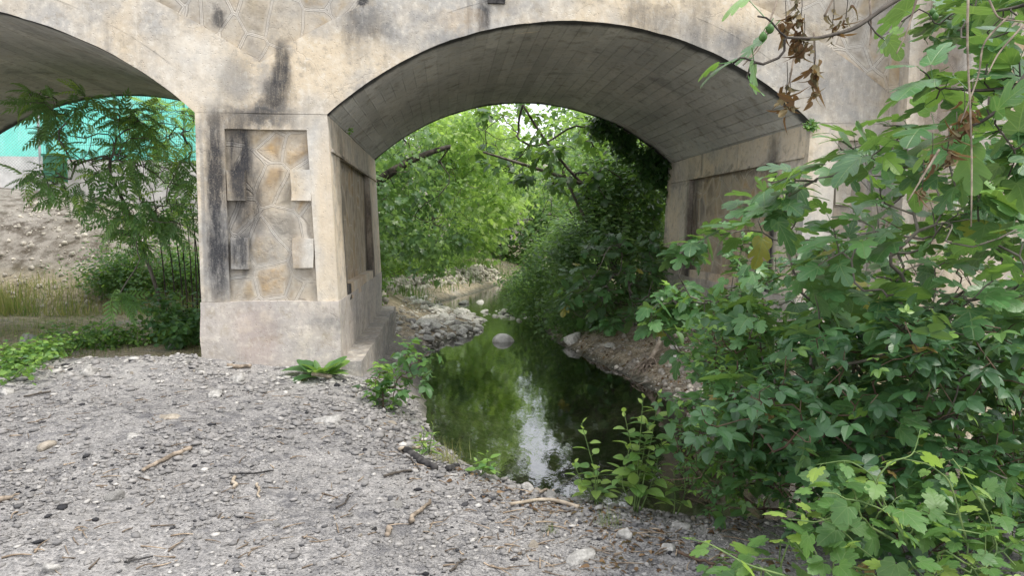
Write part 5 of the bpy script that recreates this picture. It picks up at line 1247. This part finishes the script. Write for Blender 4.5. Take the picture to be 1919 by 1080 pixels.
MAT['pebblebar'] = plain('pebble_mix', (.36, .34, .30), (.58, .56, .51), 9, .9, .3, .01, attr=[(0, (.5, .5, .5)), (.5, (.95, .94, .92)), (1, (1.15, 1.14, 1.1))])
tag(mb.build('pebbles', MAT['pebblebar'], smooth=True), 'small pebbles between the cobbles of the gravel bar', 'pebbles', kind='stuff')
g = np.random.default_rng(163); c = ground_at(1212, 690); o = empty('root_stump', c, 'washed-out grey root ball with a pale bent stem on the right bank under the arch', 'roots')
mb = MB(); Dc = Db(c)
polytube(mb, along([c+[.05, .05, .05], atD(1222, 668, Dc), atD(1238, 640, Dc), atD(1243, 612, Dc)], 10), np.linspace(.05, .028, 10), 8); mb.build('stem', MAT['palestick'], o)
mb = MB()
for q in range(34):
    a = g.uniform(0, 6.28); L = g.uniform(.15, .42); e = c+np.array([math.cos(a)*L, math.sin(a)*L*.6-.05, -.12*g.random()-.02])
    polytube(mb, along([c+[0, 0, .09]+g.normal(0, .03, 3), c+(e-c)*.4+[0, 0, .10]+g.normal(0, .05, 3), c+(e-c)*.8+g.normal(0, .04, 3), e], 10), np.linspace(.015, .004, 10), 5)
mb.build('roots', MAT['drystick'], o)
g = np.random.default_rng(164); mb = MB()
for q in range(90):
    px, py = g.uniform(1060, 1300), g.uniform(625, 745); c = ground_at(px, py)
    if c[2] < WZ+.03 or c[1] > 15: continue
    a = g.uniform(0, 6.28); L = g.uniform(.08, .3); e = c+np.array([math.cos(a)*L, math.sin(a)*L, 0]); e[2] = hz(e[0], e[1])+.02; polytube(mb, along([c+[0, 0, .01], (c+e)/2+[0, 0, .05*g.random()], e], 6), np.linspace(.006, .003, 6), 4)
tag(mb.build('twig_litter', MAT['drystick']), 'dry roots and twigs over the dirt of the right bank', 'twigs', kind='stuff')

# ------------------------------------------------------------------ the gravel mound: pebbles, stones, sticks
g = np.random.default_rng(171)
N = 50000; px = g.uniform(-60, 1500, N); py = 1090-430*g.random(N)**.72
ds = RX[None]*((px-959.5)/F_PX)[:, None]+UX[None]*((540-py)/F_PX)[:, None]+_f
tt = (-.0-CAMZ)/ds[:, 2]; X = ds[:, 0]*tt; Yv = ds[:, 1]*tt
sdv = sdist(X, Yv); mo, _ = zones(X, Yv)
k = (sdv > .06) & (mo > .5) & (g.random(N) < .25+.75*sstep(-.25, .15, fbm(X*1.1, Yv*1.1, seed=78)+.35*np.exp(-((sdv-.7)/.6)**2))) & ~((X > XP-.1) & (X < XL+.4) & (Yv > YF-.08)) & (Yv > 1.8) & (Yv < 9.4)
# more and larger stones near the rim and on the crest
rim = np.exp(-((sdv-.7)/.5)**2); crest = np.exp(-((Yv-7.9)/.8)**2)
X, Yv, rim, crest = X[k], Yv[k], rim[k], crest[k]; n = len(X); Z = height(X, Yv)
s = (.0022+.0045*g.random(n)**1.6+.022*g.random(n)**11+.02*(g.random(n)**4)*np.maximum(rim, crest)*.9)*np.clip(Yv/4.2, .8, 1.7)
def chip(g):
    V = I1[0]; d = np.ones(len(V))
    for _ in range(8):
        n_ = norm(g.normal(0, 1, 3)); c = g.uniform(.35, .75); pr = V@n_; d = np.where(pr*d > c, c/np.maximum(pr, 1e-3), d)
    return V*d[:, None]*np.array([1.25, 1, .8])*1.25
base = [chip(np.random.default_rng(q)) for q in range(12)]
ico0 = I1[1]; var = np.clip(g.normal(.52, .17, n)+.26*crest, .15, 1); ch = g.random(n)*(.4+s/.012) < .05+.10*(fbm(X*.9, Yv*.9, seed=77) > .15); var[ch] = g.uniform(0, .1, ch.sum())
mb = MB(); pick = g.integers(0, 12, n)
for q in range(12):
    i = np.where(pick == q)[0]; a = g.uniform(0, 6.28, len(i)); ca, sa = np.cos(a), np.sin(a); sc = s[i][:, None]*g.uniform(.7, 1.35, (len(i), 3))*np.array([1, 1, .75])
    B = base[q][None]*sc[:, None, :]; V = np.stack([B[..., 0]*ca[:, None]-B[..., 1]*sa[:, None], B[..., 0]*sa[:, None]+B[..., 1]*ca[:, None], B[..., 2]], -1)+np.stack([X[i], Yv[i], Z[i]+s[i]*.25], 1)[:, None, :]
    mb.add(V.reshape(-1, 3), (ico0[None]+(np.arange(len(i))*len(base[q]))[:, None, None]).reshape(-1, 3), np.repeat(var[i], len(base[q])))
def gravel_mat():
    t = NT('gravel_chips'); v = t.attr('var'); P = t.pos()
    col = t.ramp(v, [(0, (.022, .022, .025)), (.12, (.06, .06, .063)), (.2, (.15, .147, .147)), (.5, (.215, .208, .202)), (.75, (.29, .28, .27)), (1, (.50, .485, .455))])
    n_ = t.noise(P, 70, 4, .6); col = t.mix(t.rng(n_, .35, .7, 0, .35), col, t.mix(1., col, (.6, .57, .54), 'MULTIPLY'))
    return t.done(t.bsdf(col, .95, t.bump(n_, .5, .004), .15))
MAT['gravel'] = gravel_mat()
tag(mb.build('gravel', MAT['gravel']), 'grey limestone chips and charcoal bits over the mound', 'gravel', kind='stuff')
# twig litter
mb = MB(); n = 760
for q in range(n):
    w = g.random()
    if w < .28: x_, y_ = g.uniform(900, 1420), g.uniform(900, 1075)
    elif w < .45: tq = g.random(); x_ = 690+tq*560+g.normal(0, 25); y_ = 765+min(1, tq*2.2)*150+abs(g.normal(0, 22))
    else: x_, y_ = g.uniform(0, 1300), 1075-390*g.random()**.8
    c = ground_at(x_, y_)
    if float(sdist(c[:1], c[1:2])[0]) < .1 or c[1] > 9 or c[1] > YF-.1 and c[0] > XP-.1: continue
    a = g.normal(.5, .9); L = g.uniform(.03, .13)*(1.6 if w < .45 and g.random() < .3 else 1); e = c+np.array([math.cos(a)*L, math.sin(a)*L, 0]); e[2] = hz(e[0], e[1])
    polytube(mb, along([c+[0, 0, .006], (c+e)/2+g.normal(0, .008, 3)+[0, 0, .010], e+[0, 0, .008]], 6), np.linspace(.0042, .002, 6)*g.uniform(.6, 1.4), 4, g.random())
MAT['litter'] = plain('twig_litter', (.14, .11, .085), (.34, .28, .22), 20, .92, .4, .004, attr=[(0, (.4, .38, .36)), (.4, (.8, .78, .75)), (1, (1.3, 1.25, 1.15))])
tag(mb.build('twig_litter', MAT['litter']), 'scattered broken twigs and wood chips on the gravel', 'twigs', kind='stuff')

def stick(label, pts, r0, r1, mat, lift=.012, name='stick', cat='stick', bend=.0):
    P = np.array([ground_at(*p) for p in pts]); q = along(P, 14); q[:, 2] = height(q[:, 0], q[:, 1])*.3+q[:, 2]*.7+lift+r0*.6
    s_ = random.Random(label).randint(0, 999); q += np.stack([fbm(np.arange(14)*.7, np.full(14, s_+k*3.3), seed=s_) for k in range(3)], 1)*np.array([.02, .02, .006])
    rr = np.linspace(r0, r1, 14)*(1+.18*fbm(np.arange(14)*1.3, np.full(14, s_*1.), seed=5)); mb = MB(); polytube(mb, q, rr, 7, .5); o = mb.build(name, MAT[mat]); return tag(o, label, cat)
stick('grey-brown branch piece with a pale broken end in the middle of the gravel', [(266, 888), (310, 866), (356, 845)], .013, .017, 'drystick')
stick('thin dark straight twig near the middle of the gravel', [(430, 893), (470, 893), (510, 887)], .007, .006, 'char')
stick('short yellowish wood stub below the thin dark twig', [(437, 900), (441, 920)], .011, .010, 'palestick')
stick('pale curved splinter right of the yellowish wood stub', [(484, 910), (486, 938)], .008, .006, 'palestick')
stick('grey weathered branch lying diagonally on the right part of the gravel', [(765, 985), (785, 965), (806, 945)], .014, .010, 'drystick')
stick('short burnt-ended stub below the diagonal grey branch', [(724, 1010), (730, 995)], .014, .013, 'drystick')
stick('dark slim twig left of the diagonal grey branch', [(632, 957), (648, 945), (658, 930)], .006, .004, 'darkbark')
stick('long smooth pale branch lying along the rim below the pool', [(955, 952), (1010, 942), (1050, 946), (1085, 957)], .010, .013, 'palestick')
stick('brown forked twig on the gravel above the diagonal grey branch', [(722, 898), (745, 890), (772, 887)], .010, .006, 'darkbark')
stick('dark twig in the lower middle of the gravel near the bottom edge', [(845, 1078), (858, 1062), (874, 1053)], .006, .005, 'darkbark')
stick('long thin twig across the right end of the gravel beside the bramble', [(1283, 935), (1340, 955), (1400, 985), (1425, 1000)], .007, .005, 'drystick')
stick('thick weathered grey stick sticking out of the litter near the bramble', [(1290, 925), (1335, 948), (1350, 958)], .014, .012, 'drystick')
stick('reddish bent stem in front of the grape vine at the bottom edge', [(1270, 1040), (1300, 1055), (1340, 1065)], .009, .007, 'redstem')
stick('dark twig low on the left part of the gravel near the bottom edge', [(232, 1060), (255, 1056), (288, 1050)], .006, .005, 'char')
stick('thin brown twig at the left crest of the gravel mound', [(45, 748), (70, 742), (95, 738)], .010, .008, 'darkbark')
stick('flat sawn board end lying over the charred log', [(746, 849), (785, 846)], .016, .014, 'palestick', .02)
stick('charred half-buried log on the rim of the pool', [(762, 850), (790, 872), (815, 882)], .034, .026, 'char', 0., 'log', 'log')
stick('short black charcoal log end beside the charred log', [(838, 884), (856, 878)], .026, .022, 'char', 0., 'log', 'log')
stick('long dark branch bending from the rim up beside the slim sprout', [(1010, 938), (1050, 915), (1090, 895), (1160, 880)], .010, .006, 'drystick', .05)
stick('broken brown bark lump on the crest in front of the pier', [(428, 690), (448, 692), (470, 690)], .026, .018, 'drystick')
stick('curled grey dead leaf stalk at the far left edge of the gravel', [(5, 942), (20, 940), (34, 932)], .016, .004, 'drystick')
stick('thin bent twig rising at the left of the pool rim near the dry straw', [(745, 845), (765, 862), (790, 885)], .007, .005, 'darkbark')
def rock(label, px, py, s, asp=(1, .8, .6), mat='rock', seed=0, name='rock', rot=None):
    g = np.random.default_rng(seed+300); c = ground_at(px, py); V = stone_rough(g)*np.array(asp)*s@rotz(g.uniform(0, 6.28) if rot is None else rot).T
    V = V+.05*s*np.stack([fbm(V[:, 0]*6/s*.5, V[:, 1]*6/s*.5, V[:, 2]*6/s*.5, seed=q) for q in range(3)], 1)
    o = mesh_obj(name, V, I3[1], MAT[mat]); o.location = (c[0], c[1], c[2]+s*asp[2]*.12); return tag(o, label, 'rock')
rock('flat white stone slab on the left half of the gravel', 250, 820, .085, (1.1, .6, .4), 'rock', 1, rot=.4)
rock('brownish earthy clod on the left part of the gravel', 88, 838, .105, (1.1, .8, .65), 'rockbrown', 2)
rock('upright white stone wedge below the kerb beside the bramble clump', 688, 800, .085, (.55, .5, 1.0), 'rock', 3)
rock('wide pale half-buried slab near the kerb end', 612, 792, .16, (1.2, .6, .35), 'rock', 4, rot=.1)
rock('blocky pale stone on the upper middle of the gravel', 402, 745, .11, (1., .7, .6), 'rock', 5)
rock('long grey stone on the crest below the pier', 447, 713, .15, (1.1, .7, .6), 'rock', 6)
rock('small tan stone below the flat one in the middle gravel', 320, 785, .09, (1.1, .7, .5), 'rockbrown', 7)
rock('whitish chip right of the branch piece in mid gravel', 383, 851, .06, (1.1, .6, .4), 'rock', 8)
rock('squarish pale lump on the rim directly below the pool', 990, 922, .075, (.9, .8, .9), 'rock', 9)
rock('large rough pale stone near the bottom edge right of centre', 1170, 1008, .075, (.7, .8, .7), 'rock', 10)
rock('grey elongated stone at the bottom right of the gravel', 1090, 1050, .075, (1.3, .7, .6), 'rock', 11, rot=.5)
rock('pale rounded stone at the bottom left corner of the gravel', 95, 1068, .055, (1, .8, .7), 'rock', 12)
rock('weathered white stone on the pool rim under the tallest sprout', 1180, 932, .08, (1.2, .7, .6), 'rock', 13)
rock('black charcoal lump in the lower middle of the gravel', 703, 997, .026, (1, .9, .8), 'char', 14)
rock('black charcoal lump among twigs near the vine', 1345, 962, .03, (1, .9, .8), 'char', 15)
rock('dark cinder on the rim below the charred log', 880, 923, .032, (1, .9, .8), 'char', 16)
rock('pale flat stone at the left end of the gravel crest', 12, 737, .12, (1.2, .7, .5), 'rock', 17)
rock('broken white stone in the middle of the gravel crest', 165, 705, .13, (1., .7, .7), 'rock', 18)
rock('grey lichen stone in the weeds beside the pier', 326, 654, .14, (1.1, .8, .7), 'rock', 19)
rock('flat pale stone far out in the field under the left arch', 55, 636, .20, (1.4, .7, .45), 'rock', 20)
rock('second flat stone in the field, right of the larger flat one', 110, 640, .13, (1.3, .7, .5), 'rock', 21)
rock('angular pale stone at the right end of the gravel by the twigs', 1280, 990, .07, (1., .8, .6), 'rock', 22)
rock('white pebble at the lower right near the reddish stem', 1255, 1030, .05, (1., .8, .6), 'rock', 23)
g = np.random.default_rng(191)
CL = [stone_rough(g) for _ in range(6)]; k_ = 0; cm = []
for V in CL:
    me = bpy.data.meshes.new('rubble_stone'); me.from_pydata((V*np.array([1.1, .85, .7])).tolist(), [], I3[1].tolist()); me.materials.append(MAT['rock'] if len(cm) % 3 else MAT['rockbrown']); cm.append(me)
while k_ < 90:
    w = g.random()
    if w < .5: tq = g.random(); px_ = 690+tq*700; py_ = 770+min(1, tq*2.2)*155+abs(g.normal(0, 16)) + max(0, tq-.75)*150
    elif w < .8: px_ = g.uniform(0, 640); py_ = 675+.00008*(px_-430)**2+abs(g.normal(0, 22))
    else: px_ = g.uniform(0, 1300); py_ = 700+360*g.random()
    c = ground_at(px_, py_)
    if c[1] > 8.9 or float(sdist(c[:1], c[1:2])[0]) < .12 or (c[1] > YF-.15 and c[0] > XP-.15): continue
    s = .018+.045*g.random()**2.5; o = cob(cm[g.integers(0, 6)], c[0], c[1], s, c[2]+s*.1, 'rubble_stone'); tag(o, 'small angular rubble stone on the grey gravel mound', 'stone', 'rubble stones on the gravel mound'); k_ += 1
g = np.random.default_rng(195); mb = MB(); P = []
for q in range(900):
    w = g.random()
    px, py = (g.uniform(1050, 1320), g.uniform(620, 760)) if w < .45 else ((690+(t_ := g.random())*650, 775+min(1, t_*2.2)*160+abs(g.normal(0, 18))) if w < .75 else (g.uniform(1100, 1500), g.uniform(930, 1075)))
    c = ground_at(px, py)
    if c[2] > WZ+.03 and c[1] < 15: P.append(c+[0, 0, .008])
P = np.array(P); n = len(P); a = g.uniform(0, 6.28, n)
scatter(mb, OVATE, P, np.stack([np.cos(a), np.sin(a), g.normal(0, .3, n)], 1), norm(UP+g.normal(0, .35, (n, 3))), g.uniform(.02, .065, n)*np.clip(P[:, 1]/6, .8, 1.5), g.random(n), g.uniform(1, 5, n), g.uniform(.5, 1.1, n))
tag(mb.build('leaf_litter', MAT['dead']), 'dry fallen leaves along the pool rim and the right bank', 'leaves', kind='stuff')
mb = MB()
for q in range(700):
    px, py = g.uniform(1040, 1320), g.uniform(615, 765); c = ground_at(px, py)
    if c[2] < WZ+.01 or c[1] > 15: continue
    s = .012+.05*g.random()**4; mb.add(stone_v(g, I1, .3)*s+np.array([c[0], c[1], c[2]+s*.2]), I1[1], g.random()*.7)
tag(mb.build('pebbles', MAT['drywall']), 'small stones in the dirt of the right bank under the arch', 'pebbles', kind='stuff')
# tangle of bare twigs at the pool edge on the right
g = np.random.default_rng(181); b = lip(1330, 940); o = empty('dry_twigs', b, 'tangle of bare reddish thorny twigs at the pool edge below the shrub', 'twigs'); mb = MB()
T = frustum_pts(g, [(1230, 900), (1280, 820), (1330, 760), (1400, 700), (1450, 720), (1420, 860), (1400, 940), (1300, 950)], 3.75, 4.6, 110)
pos, par, r, tips = grow(g, bez(b, b+[0, .02, .05], b+[.05, .05, .12], 4), T, .07, .0013, .38, .25, .03, .008); branch_mesh('stem', pos, par, r, MAT['redstem'], o)
